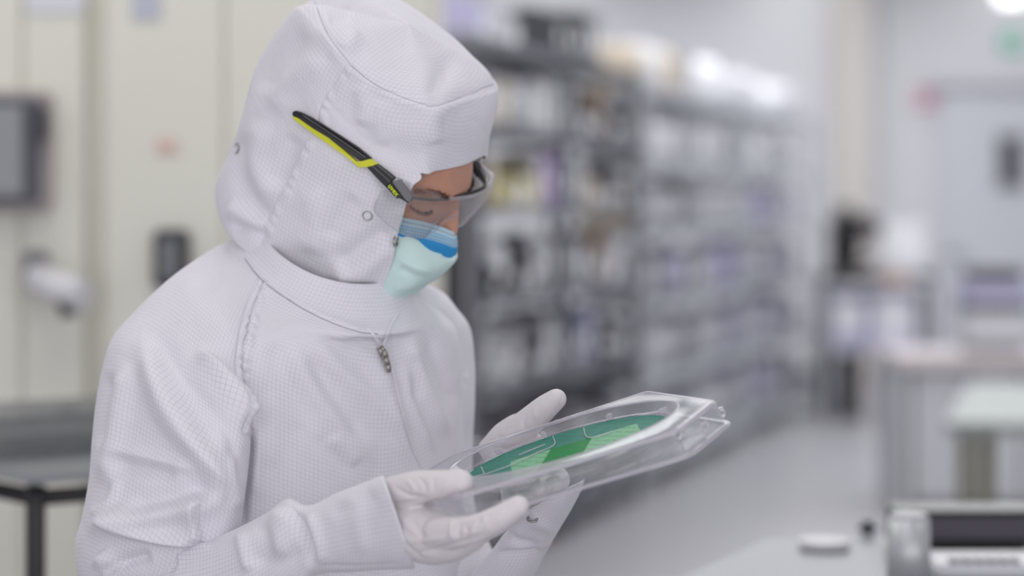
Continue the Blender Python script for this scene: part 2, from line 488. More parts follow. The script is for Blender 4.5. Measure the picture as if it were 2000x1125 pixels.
cabB = panel_cabinet(206, 845, 'cream equipment cabinet standing behind the shoulder and hood', [440, 640])
world_child(bx('filler_strip', (Xe(187), EY_ + .05, 1.16), (Xe(206) - Xe(168) - .004, .06, 2.1), M_CREAM2), cabA)
# wall screen
sx0, sx1, sz0, sz1 = Xe(-70), Xe(108), Ze(412), Ze(180)
scr = empty('touch_screen', ((sx0 + sx1) / 2, EY_ - .06, (sz0 + sz1) / 2), 'grey touch screen mounted on the cream cabinet at the left edge', 'screen')
world_child(bx('bezel', ((sx0 + sx1) / 2, EY_ - .045, (sz0 + sz1) / 2), (sx1 - sx0, .06, sz1 - sz0), mat('bezel_grey', srgb(176, 168, 168), rough=.5), bev=.01), scr)
world_child(bx('inner_frame', ((sx0 + Xe(98)) / 2, EY_ - .08, (sz0 + sz1) / 2), (Xe(98) - sx0 - .01, .02, sz1 - sz0 - .035), mat('frame_grey', srgb(88, 90, 98), rough=.5), bev=.004), scr)
world_child(bx('display', ((sx0 + Xe(74)) / 2, EY_ - .094, (sz0 + sz1) / 2), (Xe(74) - sx0 - .03, .012, sz1 - sz0 - .065), mat('dead_display', srgb(150, 152, 156), rough=.3), bev=.003), scr)
world_child(bx('latch', (Xe(99), EY_ - .1, Ze(245)), (.022, .04, .07), M_DGREY, bev=.004), scr)
# clamp arm below it
arm = empty('clamp_arm', (Xe(85), EY_ - .04, Ze(545)), 'grey bracket holding a pale cylinder on the cream cabinet', 'bracket')
world_child(bx('bracket', (Xe(78), EY_ - .0495, Ze(520)), (.045, .07, .07), M_MGREY, bev=.006), arm)
world_child(cy('cylinder', (Xe(84), EY_ - .10, Ze(540)), (Xe(190), EY_ - .16, Ze(575)), .036, M_WHITE), arm)
world_child(cy('cap', (Xe(155), EY_ - .15, Ze(580)), (Xe(165), EY_ - .16, Ze(606)), .022, M_DGREY), arm)
# slot window
slot = empty('control_box', (Xe(338), EY_ - .03, Ze(500)), 'small dark control box on the cream cabinet above the shoulder', 'control box')
world_child(bx('box', (Xe(340), EY_ - .035, Ze(505)), (Xe(374) - Xe(306), .05, Ze(448) - Ze(562)), M_DGREY, bev=.008), slot)
world_child(bx('glass', (Xe(338), EY_ - .062, Ze(505)), (.042, .008, .085), mat('smoked_glass', srgb(105, 107, 112), rough=.2)), slot)
for (px, py, w, h, c, nm) in ((328, 286, .045, .03, srgb(226, 196, 186), 'pale pink sticker on the cream cabinet left of the hood'), (288, 12, .06, .06, srgb(196, 200, 214), 'pale blue sheet near the top of the cream cabinet'), (110, 4, .13, .05, srgb(226, 228, 234), 'white paper sheet at the top of the left cabinet')):
    tag(bx('notice', (Xe(px), EY_ - .019, Ze(py)), (w, .004, h), mat('notice_' + nm[:9].replace(' ', '_'), c, rough=.7)), nm, 'notice')
# dark cabinet whose edge shows right of the hood
dk = empty('dark_cabinet', ((878 - 1000) / F * 8.6, 8.8, 0), 'dark grey cabinet glimpsed just right of the hood and mask', 'cabinet')
world_child(bx('housing', ((868 - 1000) / F * 8.6, 8.75, .98), (.22, .5, 1.96), mat('graphite_enamel', srgb(44, 44, 50), rough=.5), bev=.006), dk)
world_child(bx('side_rail', ((915 - 1000) / F * 8.5, 8.47, .98), (.03, .03, 1.92), M_MGREY), dk)
world_child(bx('top_shelf', ((868 - 1000) / F * 8.6, 8.72, 2.0), (.26, .5, .05), M_MGREY), dk)

# ---- shelving racks --------------------------------------------------
RA = math.atan2(.9617, .274)
def rack(x, y, length, levels, depth, label, m_post, m_shelf, h=2.1, group=None, back=None):
    e = empty('shelving_rack', (x, y, 0), label, 'shelving rack', group, RA)
    for px_ in (0.02, length / 2, length - .02):
        for py_ in (.02, depth - .02): bx('post', (px_, py_, h / 2), (.035, .035, h), m_post, e, .004)
    for z in levels:
        s = bx('shelf', (length / 2, depth / 2, z), (length - .04, depth, .03), m_shelf, e, .004)
        bx('shelf_lip', (length / 2, -.004, z), (length - .04, .012, .045), m_post, s)
    if back: bx('back_panel', (length / 2, depth + .004, back[1] / 2 + .05), (length, .006, back[1]), back[0], e)
    return e
def bin_mesh(kind):
    bm = bmesh.new()
    if kind == 'bin':          # open-fronted storage bin
        w, d, h, t = .13, .34, .2, .004
        box_bm(bm, (0, 0, t), (w, d, .008)); box_bm(bm, (0, d / 2, h / 2), (w, .006, h))
        for s in (-1, 1):
            vs = [bm.verts.new((s * w / 2, *p)) for p in ((-d / 2, 0), (d / 2, 0), (d / 2, h), (-d / 2 + .10, h), (-d / 2, h * .5))]
            vi = [bm.verts.new((s * (w / 2 - t), v.co.y, v.co.z)) for v in vs]
            bm.faces.new(vs); bm.faces.new(vi[::-1])
            for i in range(5): bm.faces.new((vs[i], vs[(i + 1) % 5], vi[(i + 1) % 5], vi[i]))
        box_bm(bm, (0, -d / 2, h * .25), (w, .006, h * .5))
    elif kind == 'cassette':   # lidded carrier box
        box_bm(bm, (0, 0, .10), (.13, .30, .20), None, .012); box_bm(bm, (0, 0, .205), (.136, .306, .03), None, .006)
    elif kind == 'reel':       # round canister lying on its side
        cyl_bm(bm, (0, -.12, .12), (0, .12, .12), .11, None, 24); cyl_bm(bm, (0, -.125, .12), (0, -.115, .12), .118, None, 24); cyl_bm(bm, (0, .115, .12), (0, .125, .12), .118, None, 24)
    elif kind == 'bag':        # soft wrapped pack
        g = bmesh.ops.create_uvsphere(bm, u_segments=16, v_segments=10, radius=1)
        for v in g['verts']:
            c = v.co; c.x = math.copysign(abs(c.x) ** .7, c.x) * .080; c.y = math.copysign(abs(c.y) ** .7, c.y) * .16; c.z = math.copysign(abs(c.z) ** .8, c.z) * .12 + .12
    bmesh.ops.recalc_face_normals(bm, faces=bm.faces)
    me = bpy.data.meshes.new(kind); bm.to_mesh(me); bm.free()
    if kind in ('bag', 'reel'): smooth(me)
    me.materials.append(None); return me
MESHES = {k: bin_mesh(k) for k in ('bin', 'cassette', 'reel', 'bag')}
def small(name, c, s):
    bm = bmesh.new(); box_bm(bm, c, s, None, .002); me = bpy.data.meshes.new(name); bm.to_mesh(me); bm.free(); me.materials.append(None); return me
ME_LABEL = {'bin': small('front_label', (0, -.174, .05), (.08, .003, .05)), 'cassette': small('front_label', (0, -.152, .11), (.07, .003, .07)), 'reel': small('hub', (0, -.128, .11), (.05, .01, .05)), 'bag': None}
ME_HANDLE = small('handle', (0, 0, .232), (.03, .12, .02))
NAMES = {'bin': 'storage_bin', 'cassette': 'carrier_box', 'reel': 'canister', 'bag': 'wrapped_pack'}
CATS = {'bin': 'bin', 'cassette': 'box', 'reel': 'canister', 'bag': 'pack'}
COLN = {'w': ('white', M_WHITE), 'l': ('light grey', M_LGREY), 'g': ('grey', M_MGREY), 'd': ('dark grey', M_DGREY), 'k': ('black', M_BLACK), 'b': ('beige', M_BEIGE), 'y': ('yellow', M_YELB),
        'p': ('purple', M_PURPLE), 'n': ('navy blue', M_NAVY), 'v': ('pale lilac', M_LILAC), 'o': ('brown', M_BROWN)}
ORD = ['first', 'second', 'third', 'fourth', 'fifth', 'sixth', 'seventh', 'eighth', 'ninth', 'tenth', 'eleventh', 'twelfth', 'thirteenth', 'fourteenth', 'fifteenth', 'sixteenth', 'seventeenth', 'eighteenth', 'nineteenth', 'twentieth']
rndr = random.Random(11)
def stock(x, y, z, length, spec, rackname, shelfname, group, sc=1.0, yoff=.215):
    """spec: list of (kind, colour letter); spread along a shelf from its near end"""
    ca, sa = math.cos(RA), math.sin(RA); n = len(spec)
    for i, q in enumerate(spec):
        if q is None: continue
        kind, c = q; lx = (i + .5) / n * (length - .16) + .08; ly = yoff
        wx, wy = x + lx * ca - ly * sa, y + lx * sa + ly * ca
        cn, m_ = COLN[c]
        e = empty(NAMES[kind], (wx, wy, z + .0152), '%s %s, %s from the near end, %s shelf of the %s rack' % (cn, NAMES[kind].replace('_', ' '), ORD[i], shelfname, rackname), CATS[kind], group, RA + rndr.uniform(-.03, .03))
        k = sc * rndr.uniform(.9, 1.08) * (1.5 if kind == 'bag' and rackname != 'near' else 1); e.scale = (k, 1, k * rndr.uniform(.88, 1.03) / (1.5 if kind == 'bag' and rackname != 'near' else 1))
        for nm, me, mm in (('body', MESHES[kind], m_), (('hub' if kind == 'reel' else 'front_label'), ME_LABEL[kind], M_LABEL if c != 'w' else M_LGREY), ('handle', ME_HANDLE if kind == 'cassette' else None, M_DGREY)):
            if me is None: continue
            o = bpy.data.objects.new(nm, me); COL.objects.link(o); o.parent = e
            o.material_slots[0].link = 'OBJECT'; o.material_slots[0].material = mm
def S(t): return [None if a == '--' else ({'B': 'bin', 'C': 'cassette', 'R': 'reel', 'P': 'bag'}[a[0]], a[1]) for a in t.split()]
R1 = (-.115, 9.06, 2.66)
rack(R1[0], R1[1], R1[2], (.12, .365, .71, 1.055, 1.40, 1.71, 2.03), .46, 'grey steel shelving rack full of bins, nearest of the row', M_RACK, M_RACK, 2.07)
sh = {2.03: ('top', 'Bv -- Bl -- -- -- Cd Ck Cd Cg -- --'), 1.71: ('upper', 'Pw Cl Cb Pl Cl Cl Cw Cl Cl Bg Bd Co Bd Bd'), 1.40: ('second', 'Cb Cb By Bl By Cw Cp Cv Cg Cl Bb Bg Bd Bg'),
      1.055: ('middle', 'Pl Bk Pw Bk Bk Pl Cl Bd Cl Cl Bg Co Bl Cl'), .71: ('fourth', 'Bg Cl Bl Cl Bd Bg Cl Cl Bg Cn Cv Bk Bd Bl'), .365: ('fifth', 'Bg Bl Bg Bd Bl Bg Bg Bl Bg Bl Bg Bd Bl Bg'), .12: ('bottom', 'Bg Bd Bg Bn Bg Bn Cn Bn Cn Bn Cg Cg Bg Bg')}
for z, (nm, sp) in sh.items(): stock(R1[0], R1[1], z, R1[2], S(sp), 'near', nm, 'containers on the near rack', 1.0 if z > .2 else .74)
L2 = 2.62; ca_, sa_ = math.cos(RA), math.sin(RA)
for k, (off_, nm) in enumerate(((2.80, 'middle'), (5.55, 'far'))):
    bx_, by_ = R1[0] + off_ * ca_, R1[1] + off_ * sa_
    rack(bx_, by_, L2, (.14, .55, .92, 1.28, 1.62, 1.98), .5, ('chrome shelving rack with pale reels and packs, middle of the row' if k == 0 else 'chrome shelving rack farthest along the row, beside the microscope table'), M_CHROME, M_CHROME, 2.05)
    A2 = {1.98: ('top', 'Pb Pw Pb Cl Pw Pw' if k == 0 else 'Pl Pl Pw Pl Pl'), 1.62: ('upper', 'Rl Rw Pw Rw Rl Pw Rw Rw'), 1.28: ('third', 'Cb Rl Rl Pl Rg Rw Rw Pl' if k == 0 else 'Pw Rw Pv Rv Rv Rw Pw Pv'), .92: ('fourth', 'Rw Rw Rg Pv Rl Cg Rl Pv' if k == 0 else 'Pv Rv Pl Rl Rv Pl Rv Rl'),
          .55: ('fifth', 'Rg Rw Pl Pl Pg Pl Rl Pl' if k == 0 else 'Pv Pl Rv Pl Rv Pl Pv Pl'), .14: ('bottom', 'Rw Rl Pg Pl Pl Pl Pl Pl' if k == 0 else 'Pl Pv Rg Pv Pl Pv Pg Pl')}
    for z, (sn, sp) in A2.items(): stock(bx_, by_, z, L2, S(sp), nm, sn, 'containers on the %s rack' % nm, 1.12, .235)

# ---- microscope table beyond the racks --------------------------------
def at(px, py, Y): return Vector(W(px, py, Y))
MY = 16.2
mt = empty('lab_table', (at(1700, 800, MY).x, MY, 0), 'white lab table with a shelf, standing at the far end of the racks', 'table')
tx0, tx1 = at(1606, 0, MY).x, at(1808, 0, MY).x
world_child(bx('table_top', ((tx0 + tx1) / 2, MY, .88), (tx1 - tx0, .6, .04), M_LGREY, bev=.005), mt)
world_child(bx('lower_shelf', ((tx0 + tx1) / 2, MY, .46), (tx1 - tx0 - .06, .56, .03), M_LGREY), mt)
for x_ in (tx0 + .03, tx1 - .03):
    for y_ in (-.27, .27): world_child(bx('leg', (x_, MY + y_, .43), (.04, .04, .86), M_LGREY), mt)
def lilac(px0, px1, py0, py1, m, label, nm='equipment_box', Y=MY - .02, d=.4, cat='box'):
    a = at(px0, py0, Y); b = at(px1, py1, Y); e = empty(nm, ((a.x + b.x) / 2, Y, b.z), label, cat)
    world_child(bx('housing', ((a.x + b.x) / 2, Y, (a.z + b.z) / 2), (b.x - a.x, d, a.z - b.z), m, bev=.012), e)
    world_child(bx('front_panel', ((a.x + b.x) / 2, Y - d / 2 - .004, (a.z + b.z) / 2 + .02), ((b.x - a.x) * .7, .012, (a.z - b.z) * .5), M_WHITE, bev=.003), e)
    return e
def on(py_top, z0, Y): return (py_top, HY + (CZ - z0) * F / Y)
lilac(1614, 1686, *on(570, .476, MY), M_LILAC, 'pale lilac equipment box on the left of the table shelf')
lilac(1694, 1778, *on(568, .476, MY), mat('pale_lilac', srgb(212, 210, 226), rough=.5), 'pale white-lilac equipment box on the right of the table shelf')
# microscope
mc = empty('microscope', tuple(at(1665, 545, MY)), 'dark microscope standing on the far lab table', 'microscope')
zt = .9005; mx_ = at(1662, 0, MY).x
world_child(bx('base', (mx_, MY, zt + .03), (.38, .34, .06), M_BLACK, bev=.015), mc)
world_child(bx('column', (mx_ - .05, MY + .1, zt + .22), (.16, .12, .36), M_BLACK, bev=.015), mc)
world_child(bx('stage', (mx_ + .0, MY - .04, zt + .14), (.28, .22, .04), M_BLACK, bev=.004), mc)
world_child(bx('head', (mx_ + .02, MY - .02, zt + .37), (.33, .28, .15), M_BLACK, bev=.03), mc)
world_child(cy('objective', (mx_ + .02, MY - .06, zt + .17), (mx_ + .02, MY - .06, zt + .32), .035, M_BLACK, None, .05), mc)
world_child(cy('eyepiece', (mx_ - .06, MY - .1, zt + .40), (mx_ - .10, MY - .2, zt + .50), .03, M_BLACK), mc)
world_child(cy('eyepiece', (mx_ + .0, MY - .1, zt + .40), (mx_ - .04, MY - .2, zt + .50), .03, M_BLACK), mc)
world_child(cy('focus_knob', (mx_ - .05, MY, zt + .12), (mx_ + .14, MY + .02, zt + .12), .03, M_MGREY), mc)
# monitor
mo = empty('monitor', tuple(at(1762, 548, MY)), 'white monitor seen beside the dark microscope', 'monitor')
p = at(1762, 478, MY)
world_child(bx('screen', (p.x, MY + .08, p.z), (.31, .04, .30), M_WHITE, bev=.01), mo)
world_child(bx('stand', (p.x, MY + .12, zt + .06), (.06, .06, .12), M_LGREY), mo); world_child(bx('foot', (p.x, MY + .1, zt + .008), (.2, .16, .016), M_LGREY, bev=.004), mo)
tag(bx('cardboard_box', (at(1738, 0, MY).x, MY - .22, zt + .032), (.14, .1, .06), mat('tan_card', srgb(176, 138, 104), rough=.8), bev=.003), 'small tan cardboard box at the front of the far lab table', 'box')
# waste bin
wb = empty('waste_bin', (at(1638, 0, MY).x, MY - .05, 0), 'black waste bin under the microscope table', 'bin')
world_child(cy('bin', (at(1638, 0, MY).x, MY - .05, .002), (at(1638, 0, MY).x, MY - .05, .43), .13, M_BLACK, None, .15, 28), wb)
world_child(cy('lid', (at(1638, 0, MY).x, MY - .05, .43), (at(1638, 0, MY).x, MY - .05, .444), .155, M_BLACK, None, .12, 28), wb)
pc = empty('cable_column', (at(1806, 0, 17.6).x, 17.6, 0), 'dark grey standing column to the right of the far lab table', 'column')
world_child(bx('column', (at(1806, 0, 17.6).x, 17.6, (.93 + .001) / 2), (.14, .14, .93), M_DGREY, bev=.01), pc)
world_child(bx('base', (at(1806, 0, 17.6).x, 17.6, .02), (.24, .24, .038), M_DGREY, bev=.004), pc)

# ---- bench with printer ----------------------------------------------
BY = 11.1
b0, b1 = at(1752, 0, BY).x, at(2120, 0, BY).x
be = empty('work_bench', ((b0 + b1) / 2, BY + .3, 0), 'long white bench at the right carrying the printer', 'bench')
world_child(bx('bench_top', ((b0 + b1) / 2, BY + .3, .70), (b1 - b0, .7, .06), mat('pinkish_laminate', srgb(200, 192, 194), rough=.4), bev=.006), be)
world_child(bx('side_panel', (b0 + .03, BY + .3, .335), (.04, .62, .668), M_LGREY), be)
for i in range(3):
    w_ = (b1 - b0 - .1) / 3; d_ = bx('door', (b0 + .07 + w_ * (i + .5), BY + .02, .36), (w_ - .015, .03, .6), M_LGREY, bev=.005); world_child(d_, be)
    world_child(bx('handle', (b0 + .07 + w_ * (i + .9), BY - .005, .5), (.015, .02, .12), M_MGREY), d_)
world_child(bx('carcass', ((b0 + b1) / 2 + .02, BY + .33, .335), (b1 - b0 - .06, .55, .668), M_MGREY), be)
PX = at(1948, 0, BY + .2).x
pr = empty('printer', (PX, BY + .3, .731), 'grey and black printer on the bench at the right edge', 'printer')
for nm, dz, sz, wx_, m_ in (('feet', .02, .04, .26, M_MGREY), ('body', .12, .17, .30, M_LGREY), ('paper_slot', .215, .055, .29, M_BLACK), ('scanner', .28, .09, .29, M_LILAC), ('lid', .36, .06, .24, M_DGREY)):
    world_child(bx(nm, (PX, BY + .3, .731 + dz), (wx_, .3, sz), m_, bev=.008), pr)

# ---- pale table in the middle distance at the right --------------------
ta = empty('side_table', (1.315, 7.36, 0), 'pale table on olive legs at the right, before the bench', 'table', None, math.radians(-13))
bx('table_top', (.45, .85, .74), (.9, 1.7, .035), mat('pale_green_laminate', srgb(142, 148, 147), rough=.5), ta, .006)
for x_, y_ in ((.06, .06), (.13, .06), (.84, .06), (.06, 1.6), (.84, 1.6)): bx('leg', (x_, y_, .361), (.042, .042, .722), M_OLIVE, ta, .003)
bx('stretcher', (.45, .06, .18), (.74, .03, .03), M_OLIVE, ta)

# ---- foreground bench corner at the lower right -------------------------
FZ = .90
def onz(px, py, z): Y = (CZ - z) * F / (py - HY); return W(px, py, Y)
fe = empty('steel_bench', (.9, 3.2, 0), 'grey perforated steel bench in the lower right foreground', 'bench')
c0 = onz(1500, 1050, FZ); c1 = onz(1320, 1132, FZ)
bm = bmesh.new()
top_ = [(c0[0], c0[1]), (2.2, c0[1] + .02), (2.2, 2.75), (c1[0] - (c0[0] - c1[0]) / (c0[1] - c1[1]) * (c1[1] - 2.75), 2.75)]
a_ = [bm.verts.new((*p, FZ)) for p in top_]; b_ = [bm.verts.new((*p, FZ - .035)) for p in top_]
bm.faces.new(a_[::-1]); bm.faces.new(b_)
for i in range(4): bm.faces.new((a_[i], a_[(i + 1) % 4], b_[(i + 1) % 4], b_[i]))
bmesh.ops.recalc_face_normals(bm, faces=bm.faces)
mp = mat('ribbed_steel', srgb(190, 190, 196), rough=.4, metal=.1)
nt = mp.node_tree; wv = nt.nodes.new('ShaderNodeTexWave'); wv.inputs['Scale'].default_value = 45; wv.bands_direction = 'DIAGONAL'
tc = nt.nodes.new('ShaderNodeTexCoord'); nt.links.new(tc.outputs['Object'], wv.inputs['Vector'])
mx = nt.nodes.new('ShaderNodeMix'); mx.data_type = 'RGBA'; nt.links.new(wv.outputs['Fac'], mx.inputs[0]); mx.inputs[6].default_value = (*srgb(118, 120, 127), 1); mx.inputs[7].default_value = (*srgb(158, 160, 166), 1)
nt.links.new(mx.outputs[2], nt.nodes['Principled BSDF'].inputs['Base Color'])
world_child(obj('bench_top', bm, mp), fe)
for p in ((c0[0] + .08, 3.68), (2.1, 3.68), (.35, 2.85), (2.1, 2.85)): world_child(bx('leg', (p[0], p[1], (FZ - .036) / 2), (.045, .045, FZ - .036), M_SSTEEL), fe)
P = onz(1610, 1072, FZ); dsh = empty('petri_dish', (P[0], P[1], FZ + .001), 'small round white dish lying on the steel bench', 'dish')
world_child(cy('dish', (P[0], P[1], FZ + .001), (P[0], P[1], FZ + .010), .036, M_LABEL, None, .038, 32), dsh)
world_child(cy('lid', (P[0], P[1], FZ + .010), (P[0], P[1], FZ + .014), .040, M_LABEL, None, .039, 32), dsh)
P = onz(1700, 1052, FZ); tag(bx('rubber_stopper', (P[0], P[1] + .03, FZ + .012), (.030, .03, .022), mat('dark_teal_rubber', srgb(40, 52, 56), rough=.6), bev=.008), 'small dark stopper on the bench left of the pale cylinder', 'stopper')
CYY = 3.25; cxx = (1775 - 1000) / F * CYY; ctz = CZ - (1003 - HY) / F * CYY
cb = empty('steel_canister', (cxx, CYY, FZ), 'pale upright metal cylinder in the lower right foreground', 'canister')
world_child(cy('cylinder', (cxx, CYY, FZ + .001), (cxx, CYY, ctz - .006), .030, mat('satin_aluminium', srgb(196, 198, 200), rough=.35, metal=.45), None, .028, 40), cb)
world_child(cy('cap', (cxx, CYY, ctz - .006), (cxx, CYY, ctz), .0275, M_LGREY, None, .024, 40), cb)
SY = 3.62; s0, s1 = (1750 - 1000) / F * SY, (2050 - 1000) / F * SY
sz0_ = CZ - (1062 - HY) / F * SY; sz1_ = CZ - (1000 - HY) / F * SY
lp = empty('black_instrument', ((s0 + s1) / 2, SY, FZ), 'flat black instrument behind the pale cylinder on the steel bench', 'instrument')
world_child(bx('body', ((s0 + s1) / 2, SY + .05, (sz0_ + sz1_) / 2 ), (s1 - s0, .1, sz1_ - sz0_), mat('plum_grey_plastic', srgb(84, 80, 92), rough=.4), bev=.004), lp)
world_child(bx('top_edge', ((s0 + s1) / 2, SY + .045, sz1_ - .002), (s1 - s0 + .006, .11, .009), M_BLACK, bev=.002), lp)
world_child(bx('bottom_edge', ((s0 + s1) / 2, SY + .045, sz0_ + .003), (s1 - s0 + .006, .11, .008), M_BLACK, bev=.002), lp)
world_child(bx('foot', ((s0 + s1) / 2, SY + .06, (FZ + sz0_) / 2 + .0005), (s1 - s0 - .06, .06, sz0_ - FZ), M_DGREY), lp)
kx0 = (1822 - 1000) / F * 3.42; kb = empty('keyboard', (kx0 + .12, 3.42, FZ), 'white keypad unit in front of the black instrument', 'keyboard')
world_child(bx('case', (kx0 + .13, 3.43, FZ + .0105), (.27, .14, .019), M_WHITE, bev=.004), kb)
for i in range(6):
    for j in range(2): world_child(bx('key', (kx0 + .022 + i * .017, 3.372 + j * .017, FZ + .0222), (.013, .013, .005), M_MGREY, bev=.001), kb)

# ---- corner table at the lower left ------------------------------------
LY = 3.55; lx = (70 - 1000) / F * LY; LZ = CZ - (935 - HY) / F * LY
lt_ = empty('corner_table', (lx, LY, 0), 'steel-topped table on a black tubular frame at the lower left', 'table', None, math.radians(38))
bx('table_top', (.40, .40, LZ), (.84, .84, .012), M_SSTEEL, lt_, .003)
for x_, y_ in ((0, 0), (.8, 0), (0, .8), (.8, .8)): cy('leg', (x_, y_, .001), (x_, y_, LZ - .01), .0145, M_BLACK, lt_)
for a, b in (((0, 0), (.8, 0)), ((0, 0), (0, .8)), ((.8, 0), (.8, .8)), ((0, .8), (.8, .8))): cy('rail', (*a, LZ - .028), (*b, LZ - .028), .0125, M_BLACK, lt_)
LB = empty('clear_box', (lx + .0, LY + .42, LZ + .007), 'low grey translucent box on the steel corner table', 'box', None, math.radians(38))
M_SMOKE = clear_mat('grey_acrylic', tint=(.72, .73, .74), haze=.25, edge=.6, hazecol=(.55, .56, .57))
bx('box', (.0, .05, .028), (.42, .30, .052), M_SMOKE, LB, .004); bx('lid', (.0, .05, .058), (.43, .31, .008), M_SMOKE, LB, .002)

# ================================================================== THE PERSON
ph, pt, ro = math.radians(68), math.radians(32), math.radians(9)
_fh = np.array([math.sin(ph), -math.cos(ph), 0]); _z = np.array([0, 0, 1.0])
HF = math.cos(pt) * _fh - math.sin(pt) * _z
_u = math.sin(pt) * _fh + math.cos(pt) * _z
_r = np.array([-math.cos(ph), -math.sin(ph), 0])
HR = math.cos(ro) * _r - math.sin(ro) * _u
HU = math.cos(ro) * _u + math.sin(ro) * _r
HO = W(744, 334, Y0)
def LH(a, b, c): return HO + (a * HF + b * HU + c * HR) * 0.001
def PH(px, py, c):
    """point at pixel on the plane c mm to the person's right of the head's midline"""
    d = np.array([(px - 1000) / F, 1, -(py - HY) / F]); C = np.array([0, 0, CZ])
    t = (c * 0.001 - HR @ (C - HO)) / (HR @ d); return C + t * d
def loc_of(P): return np.array([(P - HO) @ HF, (P - HO) @ HU, (P - HO) @ HR]) * 1000

person = empty('person', (-0.223, Y0, 0), 'standing person in white hooded clean-room coverall looking down at a wafer tray', 'person')

# ---- hood -------------------------------------------------------------
near = {
 'A': [(905,190,0), (842,206,58), (760,180,80), (690,130,90), (642,72,84), (592,14,50)],
 'B': [(914,245,0), (842,262,62), (760,250,86), (660,205,99), (590,150,94), (507,128,58)],
 'C': [(905,322,0), (850,334,50), (821,338,70), (700,303,101), (590,265,105), (484,212,76)],
 'D': [None, None, (804,369,78), (690,365,101), (580,330,107), (461,285,80)],
 'E': [None, None, (779,450,76), (670,440,99), (560,400,109), (428,368,82)],
 'F': [None, None, (766,510,70), (660,500,95), (545,460,107), (431,425,86)],
 'G': [None, None, (749,568,62), (650,560,89), (525,500,101), (448,459,90)],
 'H': [None, None, (765,613,50), (690,614,71), (560,555,96), (470,475,90)],
}
back = {'A': (-168,100,0), 'B': (-176,45,0), 'C': (-168,0,0), 'D': (-158,-38,0), 'E': (-158,-92,0), 'F': (-142,-122,0), 'G': (-122,-140,0), 'H': (-116,-142,0)}
farpx = {'A': {11: (965,165,-60), 10: (925,118,-78), 9: (870,68,-88), 8: (770,2,-84), 7: (655,-30,-48)},
         'B': {11: (967,222,-62)}, 'C': {11: (944,304,-50)}}
ctrl = []
for k in 'ABCDEFGH':
    row = [None] * 12
    for i, q in enumerate(near[k]):
        if q: row[i] = PH(*q)
    l2 = loc_of(row[2])
    if row[1] is None: row[1] = LH(l2[0] + 16, l2[1], 42); row[0] = LH(l2[0] + 22, l2[1], 0)
    row[6] = LH(*back[k])
    for i in range(1, 6):
        l = loc_of(row[i]); row[12 - i] = LH(l[0], l[1], -l[2])
    for i, q in farpx.get(k, {}).items(): row[i] = PH(*q)
    if k in 'DEFGH':
        for i, sh in ((10, 22), (9, 10)):
            row[i] = row[i] - HF * sh * .001 + HR * sh * .0002
    ctrl.append(row)
apex = LH(-45, 150, 0)
def lift(P, h): return P + HU * h * 0.001
r_in = [apex + HU * .008 + (P - apex) * 0.002 for P in ctrl[0]]
r_mid = [lift(apex + (P - apex) * 0.5, 7) for P in ctrl[0]]
r_80 = [lift(apex + (P - apex) * 0.86, 6) for P in ctrl[0]]
r_bel = [P * 0.82 + Q * 0.18 for P, Q in zip(ctrl[0], ctrl[1])]
r_bel = [P + ((P - apex) - HU * ((P - apex) @ HU)) * 0.035 for P in r_bel]
ctrlH = [r_in, r_mid, r_80, ctrl[0], r_bel] + ctrl[1:]
KR, KC = 34, 46
RH, CH = (len(ctrlH) - 1) * KR + 1, 12 * KC
HG = upsample(ctrlH, RH, CH, True)
rowC = 6 * KR                      # brim row (after in, mid, 80, A, bel, B)
def keep_hood(i, j):
    return i < rowC or not (j < 2 * KC or j >= 10 * KC)
hood_folds = [
 # crown seam: lower side tucked under, with a fine groove
 ([(612,0),(640,68),(690,130),(760,180),(838,207),(872,202),(922,182),(964,164)], 1.6, 3.2, 'g'),
 ([(612,0),(640,68),(690,130),(760,180),(838,207),(872,202),(922,182),(964,164)], 2.4, 16, 's', 1.6),
 ([(684,136),(655,175),(636,210),(630,245)], 1.5, 8, 'p'),
 ([(606,282),(580,330),(560,380),(528,440),(520,486)], 1.7, 9, 'p'),
 # brow band
 ([(850,208),(846,240),(850,285)], 2.6, 17, 'r'),
 
 ([(700,160),(712,210),(705,250)], 3, 16, 'r'), ([(750,190),(742,240),(752,290)], 2.5, 18, 'r'), ([(680,255),(760,290),(860,300)], -1.5, 24, 'r'),
 ([(885,110),(860,160),(838,196)], -3.2, 20, 'r'), ([(700,60),(670,100)], 3, 16, 'r'), ([(690,30),(640,40)], -2.5, 14, 'r'),
 # rear half of the hood
 ([(610,60),(540,130),(520,190)], -3.5, 22, 'r'), ([(640,110),(560,170),(540,230)], 4, 22, 'r'),
 ([(480,250),(470,330),(500,400),(545,440)], -5, 20, 'r'), ([(520,230),(500,320),(540,400)], 5, 22, 'r'),
 ([(440,400),(480,420),(520,450)], 6, 18, 'r'), ([(450,440),(500,450),(525,480)], -4, 12, 'r'),
 ([(580,260),(560,320),(535,370)], -4, 16, 'r'),
 # cheek panel
 ([(770,440),(700,490),(650,520)], -5, 22, 'r'), ([(768,470),(700,530),(640,550)], 5, 22, 'r'),
 ([(600,360),(620,430),(600,500)], 4, 28, 'r'), ([(700,380),(660,430),(640,470)], -3, 22, 'r'),
 ([(760,560),(700,570),(640,590)], -3.5, 18, 'r'), ([(765,600),(700,608),(640,594)], 1.5, 6, 'r'),
 ([(740,340),(770,390),(782,420)], -3, 14, 'r'), ([(530,500),(580,560),(640,590)], 2.5, 14, 'r'),
]
hood_folds = [(q[0], q[1] * 1.35, *q[2:]) for q in hood_folds]
HGf = folds(HG, True, hood_folds, flip=-1)
